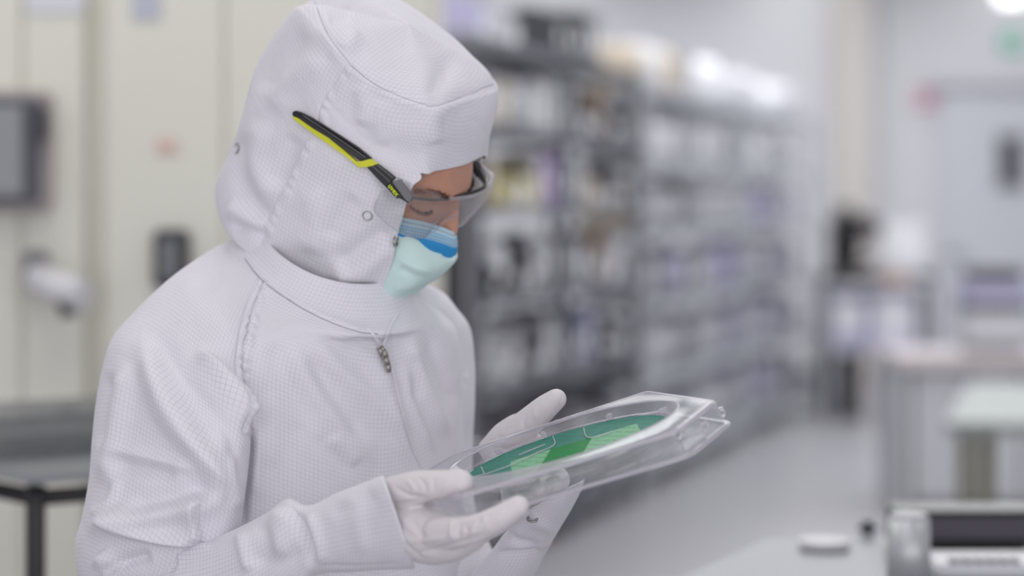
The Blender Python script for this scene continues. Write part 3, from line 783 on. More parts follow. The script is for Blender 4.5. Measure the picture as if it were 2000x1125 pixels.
# orientation check: outward normals must point away from the head
_n = grid_normals(HG, True)
_s = ((_n * (HG - HO)).sum(2) > 0).mean()
if _s > 0.5: HGf = folds(HG, True, hood_folds, flip=1)
hood = link('hood', mesh_from('hood', [grid_mesh(HGf, True, 3 * KC, keep_hood, HG)]), None, M_FAB)
solidify(hood, 0.0016, 0); 
hood_bvh = bvh_of(hood)

# ---- coverall ----------------------------------------------------------
YT = Y0
yaw = math.radians(35)
TN = np.array([math.sin(yaw), -math.cos(yaw), 0]); TR = np.array([-math.cos(yaw), -math.sin(yaw), 0])
def torso_ring(cx, cy, d, A, Bf, Bb, tilt, p=2.3, n=16):
    c = W(cx, cy, Y0 + d); out = []
    for k in range(n):
        t = 2 * math.pi * k / n
        cc, ss = math.cos(t), math.sin(t)
        q = (abs(cc) ** p + abs(ss) ** p) ** (-1 / p)
        cc *= q; ss *= q
        B = Bf if ss > 0 else Bb
        out.append(c + TR * A * cc * 0.001 + TN * B * ss * 0.001 - _z * tilt * ss * 0.001)
    return out
TRows = [torso_ring(645,470,.0,78,78,82,45), torso_ring(640,515,.0,88,92,92,55), torso_ring(628,550,.0,100,112,100,52), torso_ring(610,590,.01,145,118,105,34),
         torso_ring(602,640,.01,172,118,115,14), torso_ring(600,720,.01,180,122,120,0), torso_ring(600,850,.01,180,128,120,0), torso_ring(602,980,.01,182,132,118,0),
         torso_ring(604,1120,.01,186,132,118,0), torso_ring(604,1300,.01,190,128,122,0), torso_ring(604,1480,.01,195,125,130,0), torso_ring(604,1580,.01,190,115,120,0)]
TG = upsample(TRows, 400, 330, True)
torso_folds = [
 ([(560,650),(600,740),(680,850),(740,920)], 6, 22, 'r'), ([(590,640),(660,720),(740,790),(800,860)], 6, 18, 'r'),
 ([(640,640),(720,700),(765,770)], 4, 16, 'r'), ([(600,690),(660,790),(720,870)], -5, 16, 'r'), ([(530,640),(560,740),(620,850)], -4, 20, 'r'),
 ([(520,760),(530,840),(520,920)], 4, 22, 'r'), ([(640,850),(700,910)], 4, 14, 'r'), ([(560,820),(640,880),(690,930)], -3, 14, 'r'),
 ([(520,560),(500,610),(487,665),(478,735),(486,785),(494,830)], 3.0, 8, 'p'),
 # placket and zipper line
 ([(764,622),(752,655),(762,700),(775,760),(790,830),(822,912)], 4.5, 26, 's', 2.5),
 ([(752,655),(752,700),(768,760),(786,830),(818,912)], 2.4, 4, 'g'),
 # far chest panel
 ([(800,640),(815,720),(850,800),(880,860)], 6, 14, 'r'), ([(830,640),(860,720),(890,800)], -4, 14, 'r'),
 ([(785,700),(800,780),(830,850),(850,890)], 4, 9, 'r'), ([(800,690),(812,740),(810,790)], -3, 9, 'r'),
 ([(489,830),(485,900),(478,960),(472,1040)], 9, 7, 'g'), ([(505,830),(502,900),(498,980)], 5, 10, 'r'),
 # stand-collar seam
 ([(745,652),(700,647),(640,626),(575,592),(512,546),(470,495)], 2.4, 16, 's', 1.5),
]
torso_folds = [(q[0], q[1] * (1.0 if q[3] == 'r' else 1.5), *q[2:]) for q in torso_folds]
TGf = folds(TG, True, torso_folds, flip=1 if ((grid_normals(TG, True) * (TG - TG.mean(1, keepdims=True))).sum(2)).mean() > 0 else -1)

SL = [((470,462,.05),(535,522,-.07),.012,.05), ((440,474,.03),(516,548,-.09),.02,.05), ((398,496,.01),(496,595,-.125),.03,.06), ((330,545,-.02),(477,665,-.140),.045,.07), ((262,609,-.04),(471,735,-.150),.055,.08),
      ((215,668,-.06),(482,805,-.158),.062,.08), ((191,762,-.08),(489,860,-.166),.066,.08), ((180,850,-.09),(484,925,-.168),.068,.08),
      ((174,930,-.10),(476,985,-.170),.070,.07), ((160,1010,-.11),(470,1035,-.170),.070,.07), ((147,1060,-.115),(455,1085,-.168),.066,.07),
      ((152,1120,-.12),(430,1135,-.165),.055,.06), ((178,1185,-.12),(390,1190,-.155),.035,.05), ((240,1225,-.13),(330,1225,-.14),.01,.02)]
_tb = BVHTree.FromPolygons([Vector(v) for v in TGf.reshape(-1, 3)], grid_mesh(TGf, True)[1])
for _i in range(5):
    _P, _n = cast(_tb, *SL[_i][1][:2])
    if _P is not None:
        SL[_i] = (SL[_i][0], (SL[_i][1][0], SL[_i][1][1], _P.y - Y0 + .012), SL[_i][2], SL[_i][3])
SG = tube_lr(SL, 460, 330)
def outward(G): return 1 if ((grid_normals(G, True) * (G - G.mean(1, keepdims=True))).sum(2)).mean() > 0 else -1
sleeve_folds = [
 ([(512,552),(494,600),(479,660),(470,735),(478,785),(488,840)], 3.4, 9, 'p'),
 ([(300,680),(340,770),(385,840),(425,900),(438,950),(430,1000)], 7, 34, 's', 5),
 ([(488,850),(455,775),(415,722),(372,682)], 6, 26, 's', 5),
 ([(470,1000),(452,940),(462,880)], 4, 12, 'r'),
 ([(285,645),(300,720),(330,800),(390,880),(432,940),(440,990)], 9, 26, 'r'),
 ([(285,645),(330,700),(380,800),(430,880)], -7, 22, 'r'),
 ([(375,685),(420,730),(470,800),(485,840)], 8, 15, 'r'),
 ([(340,700),(400,780),(455,860),(470,960)], -5, 18, 'r'),
 ([(255,700),(235,800),(215,900),(205,960)], 7, 20, 'r'), ([(215,720),(205,800),(198,880)], -4, 14, 'r'),
 ([(215,880),(260,888),(330,905),(390,920)], 4.5, 12, 'r'), ([(215,905),(280,915),(350,930)], -4, 16, 'r'),
 # the crumple above the elbow
 ([(160,1035),(215,1024),(300,1008),(390,990),(440,965)], 11, 22, 'r'),
 ([(398,1066),(330,1062),(270,1052),(235,1042),(190,1024)], 12, 26, 's', 1.8),
 ([(405,976),(389,992),(386,1020),(394,1062)], 11, 24, 's', 2.2),
 ([(240,1000),(300,985),(370,965),(430,930)], -6, 24, 'r'),
 ([(190,1080),(230,1120)], 6, 18, 'r'), ([(300,1085),(240,1100),(200,1120)], -6, 14, 'r'), ([(235,930),(215,980),(175,1010)], 4, 10, 'r'),
]
sleeve_folds = [(q[0], q[1] * (1.0 if q[3] == 'p' else 1.45), *q[2:]) for q in sleeve_folds]
SGf = folds(SG, True, sleeve_folds, flip=outward(SG))
FL = [((250,1150,-.15),(240,1240,-.15),.02,.03), ((286,1110,-.155),(300,1270,-.155),.045,.04), ((338,1076,-.165),(350,1268,-.165),.06,.045), ((402,1056,-.19),(420,1262,-.19),.06,.05), ((462,1032,-.22),(490,1240,-.22),.058,.05),
      ((520,1002,-.25),(545,1205,-.25),.052,.045), ((562,974,-.275),(590,1160,-.275),.048,.045), ((604,987,-.30),(618,1124,-.30),.040,.04),
      ((660,962,-.33),(690,1117,-.33),.042,.04), ((712,942,-.355),(752,1113,-.355),.044,.042), ((745,929,-.375),(806,1111,-.375),.046,.044)]
cu = FL[-1]
FLi = [((747,938,-.374),(802,1100,-.374),.040,.038), ((720,952,-.36),(765,1098,-.36),.036,.034), ((690,965,-.345),(715,1095,-.345),.034,.032)]
FG = tube_lr(FL + FLi, 330, 200, p=2.3)
fore_folds = [
 ([(470,1032),(475,1070),(490,1120)], 5, 12, 'r'), ([(560,978),(580,1010),(605,1080),(614,1110)], -9, 12, 'r'), ([(555,985),(545,1040),(560,1100)], 7, 20, 'r'),
 ([(600,1000),(620,1050),(628,1108)], 5, 12, 'r'), ([(340,1085),(345,1100),(330,1118)], -7, 5, 'r'), ([(330,1120),(360,1085),(420,1062)], 6, 9, 'r'),
 ([(480,1110),(540,1090),(600,1075)], -4, 18, 'r'), ([(640,1000),(700,985),(740,960)], -2.5, 18, 'r'), ([(616,1104),(700,1106),(800,1100)], -1.6, 4, 'r'),
 ([(690,960),(700,1020),(712,1090)], 2.5, 18, 'r'), ([(500,1010),(520,1060),(500,1110)], -4, 16, 'r'),
]
FGf = folds(FG, True, fore_folds, flip=outward(FG))
UL = [((760,545,.06),(835,556,.10),.02,.05), ((765,575,.05),(868,572,.12),.03,.06), ((772,600,.04),(892,602,.12),.04,.07), ((778,640,.04),(918,640,.12),.045,.07), ((782,700,.04),(927,700,.12),.048,.07),
      ((786,780,.04),(928,780,.12),.05,.07), ((790,860,.04),(924,868,.12),.05,.07), ((796,960,.03),(926,980,.12),.05,.07),
      ((820,1060,.02),(955,1060,.10),.05,.07), ((840,1120,.02),(985,1120,.08),.05,.07), ((870,1190,.02),(1005,1190,.08),.04,.06), ((900,1260,.03),(980,1260,.09),.01,.03)]
UG = tube_lr(UL, 240, 160)
up_folds = [([(812,600),(850,640),(880,680),(905,740)], 1.8, 8, 'p'), ([(850,560),(880,640),(905,760),(912,860)], 4, 14, 'r'), ([(870,600),(895,680),(900,760)], -3, 12, 'r')]
UGf = folds(UG, True, up_folds, flip=outward(UG))
GL = [((905,1235,.02),(985,1245,.02),.03,.04), ((898,1180,-.01),(1020,1180,-.01),.05,.05), ((922,1120,-.04),(1044,1122,-.04),.055,.05), ((960,1075,-.07),(1080,1055,-.07),.055,.05),
      ((990,1035,-.10),(1112,1002,-.10),.052,.05), ((1008,1012,-.115),(1134,960,-.115),.05,.048), ((1016,1003,-.12),(1141,938,-.12),.048,.046)]
GLi = [((1022,1004,-.12),(1134,944,-.12),.042,.04), ((1016,1022,-.11),(1118,978,-.11),.038,.036), ((1000,1050,-.10),(1094,1022,-.10),.034,.034)]
GG = tube_lr(GL + GLi, 240, 170, p=2.2)
far_folds = [([(964,1074),(1010,1077),(1072,1072)], -6, 16, 's', 1.8), ([(985,1030),(1005,1055),(1060,1068)], -5, 8, 'r'), ([(1030,1010),(1070,1030),(1090,1050)], 4, 12, 'r'), ([(1085,980),(1120,950),(1134,945)], -3, 8, 'r')]
GGf = folds(GG, True, far_folds, flip=outward(GG))
def leg_rows(sx):
    out = []
    base = np.array([-0.223, Y0 + .01, 0]) + TR * sx * 0.095
    for z, a, b in ((0.86, 98, 118), (0.78, 98, 112), (0.6, 92, 98), (0.45, 84, 88), (0.25, 80, 82), (0.10, 74, 78), (0.03, 70, 80)):
        out.append([base + _z * z + (TR * a * math.cos(t) + TN * b * math.sin(t)) * 0.001 for t in [2 * math.pi * k / 12 for k in range(12)]])
    return upsample(out, 60, 48, True)
pieces = [grid_mesh(TGf, True, 0, None, TG), grid_mesh(SGf, True, 60, None, SG), grid_mesh(FGf, True, 50, None, FG), grid_mesh(UGf, True, 40, None, UG), grid_mesh(GGf, True, 40, None, GG),
          grid_mesh(leg_rows(1), True), grid_mesh(leg_rows(-1), True)]
coverall = link('coverall', mesh_from('coverall', pieces), None, M_FAB)
cov_bvh = bvh_of(coverall)
boots = []
for sx in (1, -1):
    base = np.array([-0.223, Y0 + .01, 0]) + TR * sx * 0.095
    v1 = chain_piece([base + _z * .10, base + _z * .06], [.060, .058])
    v2 = chain_piece([base - TN * .05 + _z * .045, base + TN * .06 + _z * .045, base + TN * .17 + _z * .035], [.045, .046, .034], flat=((0, 0, 1), 0.95))
    boots.append(remeshed('boot', [v1, v2], .006, 3, None, M_FAB))

# ---- body (one continuous surface) --------------------------------------
def head_piece():
    vs = []; fs = []; NR, NC = 90, 120
    for i in range(NR + 1):
        el = math.pi * (i / NR) - math.pi / 2
        for j in range(NC):
            az = 2 * math.pi * j / NC          # 0 = forward, +90 = right
            x = math.cos(el) * math.cos(az); y = math.cos(el) * math.sin(az); z = math.sin(el)
            if x > 0: kk = math.hypot(x, y) / max(1e-6, (x ** 3 + abs(y) ** 3) ** (1 / 3)); x, y = x * kk, y * kk * .95
            a = x * (95 if x > 0 else 104); c = y * 76; b = z * (112 if z > 0 else 118)
            if z < 0: # jaw narrows
                k = -z; c *= 1 - 0.33 * k * k; a = a * (1 - 0.12 * k) + 18 * k * (1 if x > -0.3 else 0.2)
            if x > 0.2:
                w = min(1, (x - .2) / .5)
                G = lambda a0, b0, s, t: math.exp(-((c - a0) / s) ** 2 - ((b - b0) / t) ** 2)
                f = 0
                f += 5 * (G(30, 28, 22, 9) + G(-30, 28, 22, 9))           # brow
                f -= 21 * (G(40, 13, 19, 14) + G(-40, 13, 19, 14))          # sockets
                f += 10.5 * (G(40, 12, 13, 10) + G(-40, 12, 13, 10))         # lidded eyeballs
                f += 1.8 * (G(40, 5, 13, 2.2) + G(-40, 5, 13, 2.2))
                f += 7 * G(0, 6, 9, 18) + 15 * G(0, -14, 9, 17) + 19 * G(0, -31, 11, 9)   # nose
                f += 5 * (G(14, -34, 6, 6) + G(-14, -34, 6, 6))
                f += 5 * G(0, -56, 22, 4) + 6 * G(0, -68, 18, 5) - 3 * G(0, -62, 24, 2.2) + 7 * G(0, -94, 18, 14)
                f += 1 * (G(52, -18, 18, 16) + G(-52, -18, 18, 16))
                a += f * w
            vs.append(LH(a, b, c))
    for i in range(NR):
        for j in range(NC):
            j2 = (j + 1) % NC
            fs.append((i * NC + j, i * NC + j2, (i + 1) * NC + j2, (i + 1) * NC + j))
    return np.array(vs), fs
body_base = np.array([-0.223, Y0 + .012, 0])
neck_b = body_base + _z * 1.30
parts_b = [head_piece(),
  chain_piece([LH(-25, -60, 0), LH(-40, -120, 0), neck_b], [.050, .050, .052]),
  chain_piece([neck_b + _z * .02, body_base + _z * 1.15, body_base + _z * .98, body_base + _z * .86], [.07, .105, .105, .105], flat=(TN, .78))]
sh_n = W(380, 700, Y0 - .03); el_n = W(290, 1195, Y0 - .12); wr_n = W(775, 1020, Y0 - .368)
sh_f = W(800, 700, Y0 + .09); el_f = W(915, 1215, Y0 + .06); wr_f = W(1080, 965, Y0 - .12)
parts_b += [chain_piece([neck_b + _z * .01, sh_n, (sh_n + el_n) / 2, el_n], [.04, .036, .032, .028]), chain_piece([el_n, W(480, 1140, Y0 - .205), W(600, 1075, Y0 - .285), wr_n], [.026, .022, .019, .019]),
            chain_piece([neck_b + _z * .01, sh_f, W(850, 950, Y0 + .085), el_f], [.036, .026, .022, .020]), chain_piece([el_f, W(995, 1110, Y0 - .04), W(1050, 1030, Y0 - .09)], [.022, .018, .016])]
for sx in (1, -1):
    b0 = body_base + TR * sx * .09
    parts_b.append(chain_piece([b0 + _z * .9, b0 + _z * .5, b0 + _z * .12], [.075, .055, .042]))
for q in (0, 1):   # ears
    s = 1 if q == 0 else -1
    parts_b.append(chain_piece([LH(-8, 14, s * 76), LH(-12, -4, s * 80), LH(-4, -20, s * 76)], [.013, .012, .008]))
body = remeshed('body', parts_b, .0035, 2, None, M_SKIN)

# eyebrow and lashes of the near and far eye
hair = mat('eye_hair', (0.03, 0.02, 0.015), rough=0.6)
def hair_tuft(name, pts, n, ln, dirf, w):
    bm = bmesh.new(); rnd = random.Random(5)
    for k in range(n):
        t = k / (n - 1) * (len(pts) - 1); i = min(int(t), len(pts) - 2); u = t - i
        p = np.array(pts[i]) * (1 - u) + np.array(pts[i + 1]) * u
        a, b, c = p + np.array([rnd.uniform(-.5, .5), rnd.uniform(-w, w), rnd.uniform(-1, 1)])
        d = dirf(u); q = (a + d[0] * ln, b + d[1] * ln, c + d[2] * ln)
        cyl_bm(bm, Vector(LH(a, b, c)), Vector(LH(*q)), .00035, .0001, 5)
    return obj(name, bm, hair)
EYE = []
body_bvh = bvh_of(body)
def face_pt(b, c, out=0.0):
    """point on the face surface at height b and side c of the head frame"""
    h = body_bvh.ray_cast(Vector(LH(170, b, c)), Vector(-HF))
    return loc_of(np.array(h[0]))[0] + out if h[0] is not None else 85
for s_ in (1, -1):
    EYE.append(hair_tuft('eyelashes', [(face_pt(b_, c_ * s_, -.3), b_, c_ * s_) for b_, c_ in ((9, 54), (6, 47), (5, 40), (6, 33), (8, 28))], 40, 5.5, lambda u: (.72, -.6, .3 * s_), .5))
    EYE.append(hair_tuft('eyebrow', [(face_pt(b_, c_ * s_, -.3), b_, c_ * s_) for b_, c_ in ((26, 56), (31, 44), (31, 32), (27, 20))], 150, 6, lambda u: (.30, .25, s_ * .9), 3))

# ---- masks -------------------------------------------------------------
def mask_grid(rows, R, C):
    ctrl = []
    for row in rows:
        r = [PH(*q) for q in row]
        loc = [loc_of(p) for p in r]
        far = [LH(l[0] - .42 * abs(l[2]), l[1], -l[2]) for l in loc[:-1]][::-1]
        ctrl.append(r + far)
    return upsample(ctrl, R, C, False)
inner_rows = [
 [(765,418,68), (792,424,58), (826,431,42), (860,441,20), (886,449,0)],
 [(763,436,70), (790,444,60), (826,452,44), (860,461,22), (888,468,0)],
 [(762,455,70), (790,464,61), (826,475,46), (860,484,24), (889,488,0)],
 [(760,480,66), (790,500,57), (826,510,42), (858,512,18), (880,508,0)],
 [(755,520,50), (780,530,42), (805,532,30), (830,528,12), (846,522,-4)]]
def strip_mat(name):
    m = mat(name, (0.03, 0.28, 0.60), rough=0.7, bump=0.1, bscale=600)
    nt = m.node_tree; N = nt.nodes; L = nt.links; b = N['Principled BSDF']
    uv = N.new('ShaderNodeUVMap'); sp = N.new('ShaderNodeSeparateXYZ'); L.new(uv.outputs[0], sp.inputs[0])
    def M(op, a, bb=None, c=None):
        n = N.new('ShaderNodeMath'); n.operation = op
        for i, v in enumerate((a, bb, c)):
            if v is None: continue
            if isinstance(v, (int, float)): n.inputs[i].default_value = v
            else: L.new(v, n.inputs[i])
        return n.outputs[0]
    V = sp.outputs[1]
    ramp = N.new('ShaderNodeValToRGB'); ramp.color_ramp.interpolation = 'LINEAR'
    L.new(M('DIVIDE', V, 0.03), ramp.inputs[0])
    e = ramp.color_ramp.elements
    e[0].position = 0; e[0].color = (0.52, 0.68, 0.76, 1); e[1].position = 1; e[1].color = (0.02, 0.27, 0.60, 1)
    for p_, c_ in ((.26, (0.50, 0.68, 0.78)), (.30, (0.20, 0.46, 0.70)), (.38, (0.40, 0.62, 0.78)), (.52, (0.42, 0.62, 0.78)), (.62, (0.02, 0.28, 0.62))):
        x = e.new(p_); x.color = (*c_, 1)
    dash = M('GREATER_THAN', M('FRACT', M('DIVIDE', sp.outputs[0], 0.0034)), 0.38)
    rows = None
    for v0 in (0.0045, 0.0125, 0.0152):
        k = M('LESS_THAN', M('ABSOLUTE', M('SUBTRACT', V, v0)), 0.00055)
        rows = k if rows is None else M('MAXIMUM', rows, k)
    f = M('MULTIPLY', M('MULTIPLY', dash, rows), 0.92)
    mx = N.new('ShaderNodeMix'); mx.data_type = 'RGBA'; L.new(f, mx.inputs[0]); L.new(ramp.outputs[0], mx.inputs[6]); mx.inputs[7].default_value = (0.03, 0.16, 0.24, 1)
    L.new(mx.outputs[2], b.inputs['Base Color'])
    return m
M_MASK = strip_mat('surgical_mask_paper')
M_VEIL = mat('veil_cloth', (0.64, 0.83, 0.80), rough=0.75, bump=0.1, bscale=500)
IG = mask_grid(inner_rows, 90, 140) + HF * .0022
mask = link('surgical_mask', mesh_from('surgical_mask', [grid_mesh(IG, False, 0)]), None, M_MASK); solidify(mask, 0.0008, 1)
veil_rows = [
 [(757,452,73), (782,459,64), (812,467,54), (848,487,32), (874,501,14), (890,497,0)],
 [(756,462,73), (782,474,66), (814,486,56), (850,502,34), (876,510,15), (891,506,0)],
 [(752,495,72), (785,512,66), (818,522,56), (848,527,36), (868,526,16), (881,520,0)],
 [(745,535,68), (780,548,62), (812,550,52), (836,548,34), (852,544,16), (862,538,0)],
 [(738,575,60), (765,578,54), (790,572,44), (812,566,28), (828,559,14), (838,553,0)],
 [(738,592,56), (757,587,50), (778,583,40), (800,577,26), (815,570,12), (826,562,0)],
 [(745,590,48), (760,585,42), (775,580,34), (790,574,22), (802,568,10), (812,560,0)]]
VG = mask_grid(veil_rows, 120, 150)
veil_folds = [([(775,500),(812,522),(850,530)], 3.0, 9, 'r'), ([(775,520),(812,540),(840,545)], -2.5, 9, 'r'), ([(768,560),(790,562),(820,556)], 1.5, 8, 'r'), ([(860,500),(880,506),(889,503)], -1.5, 4, 'r')]
_vf = 1 if (grid_normals(VG, False) * (VG - HO)).sum(2).mean() > 0 else -1
VG = folds(VG, False, veil_folds, flip=_vf)
veil = link('face_veil', mesh_from('face_veil', [grid_mesh(VG, False, 0)]), None, M_VEIL); solidify(veil, 0.0008, 0)

# ---- gloves ------------------------------------------------------------
def hand(name, chains, voxel=.0016, sm=5):
    ps = [chain_piece(p, r, fl) for p, r, fl in chains]
    return remeshed(name, ps, voxel, sm, None, M_GLOVE)
def D(px, py, Y): return W(px, py, Y)
# near hand: wrist in the cuff, thumb along the top of the tray corner, four fingers bent under it
nearc = [
 ([D(735,1022,2.268), D(785,1018,2.258), D(812,1022,2.25)], [.027, .028, .030], ((0.2, 1, 0), .75)),         # wrist
 ([D(800,980,2.265), D(805,1020,2.25), D(828,1064,2.245)], [.016, .020, .018], ((0.2, 1, 0), .95)),        # heel of the hand
 ([D(806,1026,2.248), D(838,1046,2.228), D(882,1050,2.210), D(915,1044,2.200)], [.0265, .0262, .0225, .017], ((0.2, 1, 0), 1.05)),
 ([D(805,1050,2.26), D(850,1058,2.24), D(890,1045,2.23)], [.020, .022, .018], None),
 ([D(775,966,2.248), D(812,953,2.228), D(860,946,2.212), D(901,943,2.204)], [.0185, .016, .0134, .0115], None),   # thumb
 ([D(775,978,2.262), D(793,992,2.255), D(800,1010,2.25)], [.018, .019, .02], None),
 ([D(860,1042,2.200), D(915,1036,2.170), D(965,1017,2.155), D(1012,989,2.150)], [.0165, .0132, .0120, .0100], None),  # index
 ([D(862,1048,2.235), D(915,1040,2.220), D(965,1022,2.225), D(1000,1004,2.245)], [.0165, .0135, .012, .010], None),   # middle
 ([D(850,1062,2.255), D(900,1055,2.250), D(945,1034,2.262), D(972,1012,2.285)], [.0165, .013, .0115, .0095], None),
 ([D(835,1072,2.272), D(880,1070,2.280), D(915,1048,2.295), D(938,1026,2.315)], [.015, .0115, .0105, .009], None),
]
glove_n = hand('glove', nearc)
# far hand: thumb up over the far rim, palm and fingers under the tray
farc = [
 ([D(1045,1040,2.54), D(1050,965,2.52), D(1020,905,2.51)], [.021, .022, .026], ((0.3, 1, 0), .8)),
 ([D(975,880,2.515), D(1010,885,2.51), D(1050,890,2.50)], [.020, .026, .022], ((0.3, 1, 0), .8)),
 ([D(955,876,2.52), D(985,856,2.51), D(1012,838,2.50)], [.0115, .0165, .0165], None),
 ([D(1005,850,2.50), D(1036,822,2.485), D(1064,797,2.475), D(1086,780,2.47)], [.0175, .0150, .0132, .0110], None),   # thumb
 ([D(1040,905,2.49), D(1078,925,2.44), D(1092,938,2.40), D(1085,946,2.36)], [.014, .012, .011, .009], None),
 ([D(1020,910,2.49), D(1045,935,2.44), D(1060,950,2.395), D(1052,958,2.35)], [.014, .012, .011, .009], None),
 ([D(1000,910,2.49), D(1018,940,2.44), D(1028,962,2.395), D(1022,975,2.35)], [.014, .012, .011, .009], None),
 ([D(980,905,2.50), D(992,938,2.45), D(998,962,2.41), D(994,972,2.37)], [.013, .011, .010, .008], None),
]
glove_f = hand('glove', farc)
def glove_folds(o, items):
    me = o.data; n = len(me.vertices)
    co = np.empty(n * 3); me.vertices.foreach_get('co', co); co = co.reshape(-1, 3)
    no = np.empty(n * 3); me.vertices.foreach_get('normal', no); no = no.reshape(-1, 3)
    px, py = project(co)
    v = co - np.array([0, 0, CZ]); v /= np.linalg.norm(v, axis=1, keepdims=True)
    face = np.clip(-(no * v).sum(1) * 3, 0, 1); H = np.zeros(n)
    for line, a, w in items:
        d, t = polydist(px, py, spl(line)); end = np.clip(np.minimum(t, 1 - t) / .3, 0, 1)
        H += a * np.exp(-(d / w) ** 2) * end
    co += no * (H * face * .001)[:, None]
    me.vertices.foreach_set('co', co.ravel()); me.update()
glove_folds(glove_n, [
 ([(768,950),(800,968),(826,978)], -2.2, 4), ([(770,985),(800,982),(822,978)], -2.0, 3.5), ([(790,935),(806,950),(812,965)], 1.5, 4), ([(850,925),(846,945),(852,965)], -1.0, 4),
 ([(880,925),(872,945),(860,962)], 1.1, 4), ([(905,1015),(896,1035),(900,1060)], -1.8, 4), ([(885,1010),(880,1035),(890,1062)], 1.6, 5), ([(955,1005),(950,1025),(935,1045)], -1.4, 4),
 ([(930,1010),(925,1030),(915,1050)], 1.2, 4), ([(790,1085),(840,1075),(900,1060),(940,1040)], -2.0, 4), ([(780,1060),(840,1055),(890,1045)], 1.6, 6), ([(770,1000),(800,1030),(840,1060)], 1.4, 6),
 ([(775,1040),(810,1080),(840,1096)], -1.6, 4), ([(800,1000),(820,1040),(850,1065)], -1.4, 5), ([(985,990),(975,1010),(965,1025)], 1.0, 4), ([(905,1018),(912,1036),(908,1060)], -1.4, 4), ([(940,1000),(950,1022),(945,1045)], 1.2, 5), ([(800,975),(822,972),(838,980)], -2.2, 5), ([(815,930),(830,948),(828,966)], -1.4, 4), ([(870,1060),(910,1058),(960,1038)], -1.8, 3.5)])
glove_folds(glove_f, [
 ([(1030,800),(1022,825),(1030,845)], -1.5, 4), ([(1000,830),(985,850),(975,880)], -1.2, 4), ([(1050,790),(1044,806),(1052,822)], 1.0, 4), ([(1100,765),(1095,790),(1082,805)], -0.8, 3), ([(975,850),(1000,845),(1030,830)], 1.0, 5)])

# ---- small fittings on the garments -------------------------------------
def fitting(name, px, py, bvh, R, r, parent, material, tilt=None):
    P, n = cast(bvh, px, py, .0006)
    if P is None: return None
    o = link(name, torus_mesh(name, R, r), None, material)
    o.rotation_mode = 'QUATERNION'; o.rotation_quaternion = (n if tilt is None else tilt).to_track_quat('Z', 'Y'); o.location = P
    return o
snaps_h = [fitting('snap_ring', 718, 421, hood_bvh, .0050, .0008, hood, M_STEEL), fitting('snap_ring', 773, 471, hood_bvh, .0052, .0013, hood, M_STEEL, Vector((.9, -.35, 0))),
           fitting('snap_ring', 700, 611, hood_bvh, .0052, .0014, hood, M_STEEL, Vector((0.1, -.5, -.85))), fitting('snap_ring', 463, 290, hood_bvh, .0055, .0012, hood, M_STEEL, Vector((-.9, -.4, .1)))]
snaps_c = [fitting('snap_ring', 1040, 1013, cov_bvh, .0050, .0013, coverall, M_STEEL, Vector((0, -.45, .9)))]
# zipper
def zip_part():
    P, n = cast(cov_bvh, 748, 692, .004)
    root_q = Matrix(((1, 0, 0), (0, 1, 0), (0, 0, 1)))
    bm = bmesh.new()
    def at(px, py, o): 
        q, m_ = cast(cov_bvh, px, py, 0); q = Vector(W(px, py, q.y - o)); return q
    base = at(748, 690, 0).y
    g = lambda px, py, o=0.004: Vector(W(px, py, base - o))
    # slider body
    for a, b, r in ((g(742,678), g(748,694), .0042), (g(748,694), g(752,702), .0036)): cyl_bm(bm, a, b, r, r * .8, 14)
    sl = obj('zipper_slider', bm, M_STEEL)
    bm = bmesh.new()
    # pull tab: tapered plate with a loop
    pts = [(744,678,.0075), (750,684,.010), (753,698,.0095), (757,712,.008), (760,727,.0065)]
    wd = [.0020, .0022, .0030, .0034, .0022]
    for i in range(len(pts) - 1):
        a = g(*pts[i]); b = g(*pts[i + 1]); cyl_bm(bm, a, b, wd[i], wd[i + 1], 10)
    pl = obj('zipper_pull', bm, mat('nickel', (0.36, 0.35, 0.31), rough=.35, metal=.85))
    for o in (sl, pl): smooth(o.data)
    # zip tapes: two pale ribs running up from the slider, toothed edge
    bm = bmesh.new()
    for line in ([(742,676),(730,655),(716,642)], [(748,674),(756,650),(764,634),(776,612)]):
        for a, b in zip(line, line[1:]):
            pa, _ = cast(cov_bvh, *a, .001); pb, _ = cast(cov_bvh, *b, .001)
            cyl_bm(bm, pa, pb, .0016, .0016, 8)
    tp = obj('zipper_tape', bm, M_FAB)
    return [sl, pl, tp]
zips = zip_part()
def seam(name, line, bvh, r, material, off=0.0, step=5):
    pts = []
    L_ = spl(line, 14)
    for (x, y) in L_:
        P_, n_ = cast(bvh, x, y, off)
        if P_ is not None: pts.append(np.array(P_))
    v, f = chain_piece(pts, [r] * len(pts), None, 8) if len(pts) < 3 else (None, None)
    bm = bmesh.new(); rings = []
    for i, p in enumerate(pts):
        t = pts[min(i + 1, len(pts) - 1)] - pts[max(i - 1, 0)]; t /= np.linalg.norm(t)
        a = np.cross(t, [0, 1, .2]); a /= np.linalg.norm(a); b = np.cross(t, a)
        rings.append([bm.verts.new(tuple(p + (a * math.cos(k * math.pi / 4) + b * math.sin(k * math.pi / 4)) * r)) for k in range(8)])
    for A1, B1 in zip(rings, rings[1:]):
        for k in range(8): bm.faces.new((A1[k], A1[(k + 1) % 8], B1[(k + 1) % 8], B1[k]))
    return obj(name, bm, material, None, True)
M_THREAD_SHADE = mat('seam_thread_shade', (0.24, 0.24, 0.28), rough=.8)  # grey thread, dark enough to paint in the shade of the seam groove
M_PIPE = mat('white_piping', (0.74, 0.73, 0.775), rough=.6)
seams_h = [seam('crown_seam', [(614,2),(640,70),(665,104),(688,131),(722,159),(760,181),(800,197),(824,203),(838,209),(858,207),(872,203),(900,192),(922,184),(940,173),(963,165)], hood_bvh, .0006, M_THREAD_SHADE, .0004)]
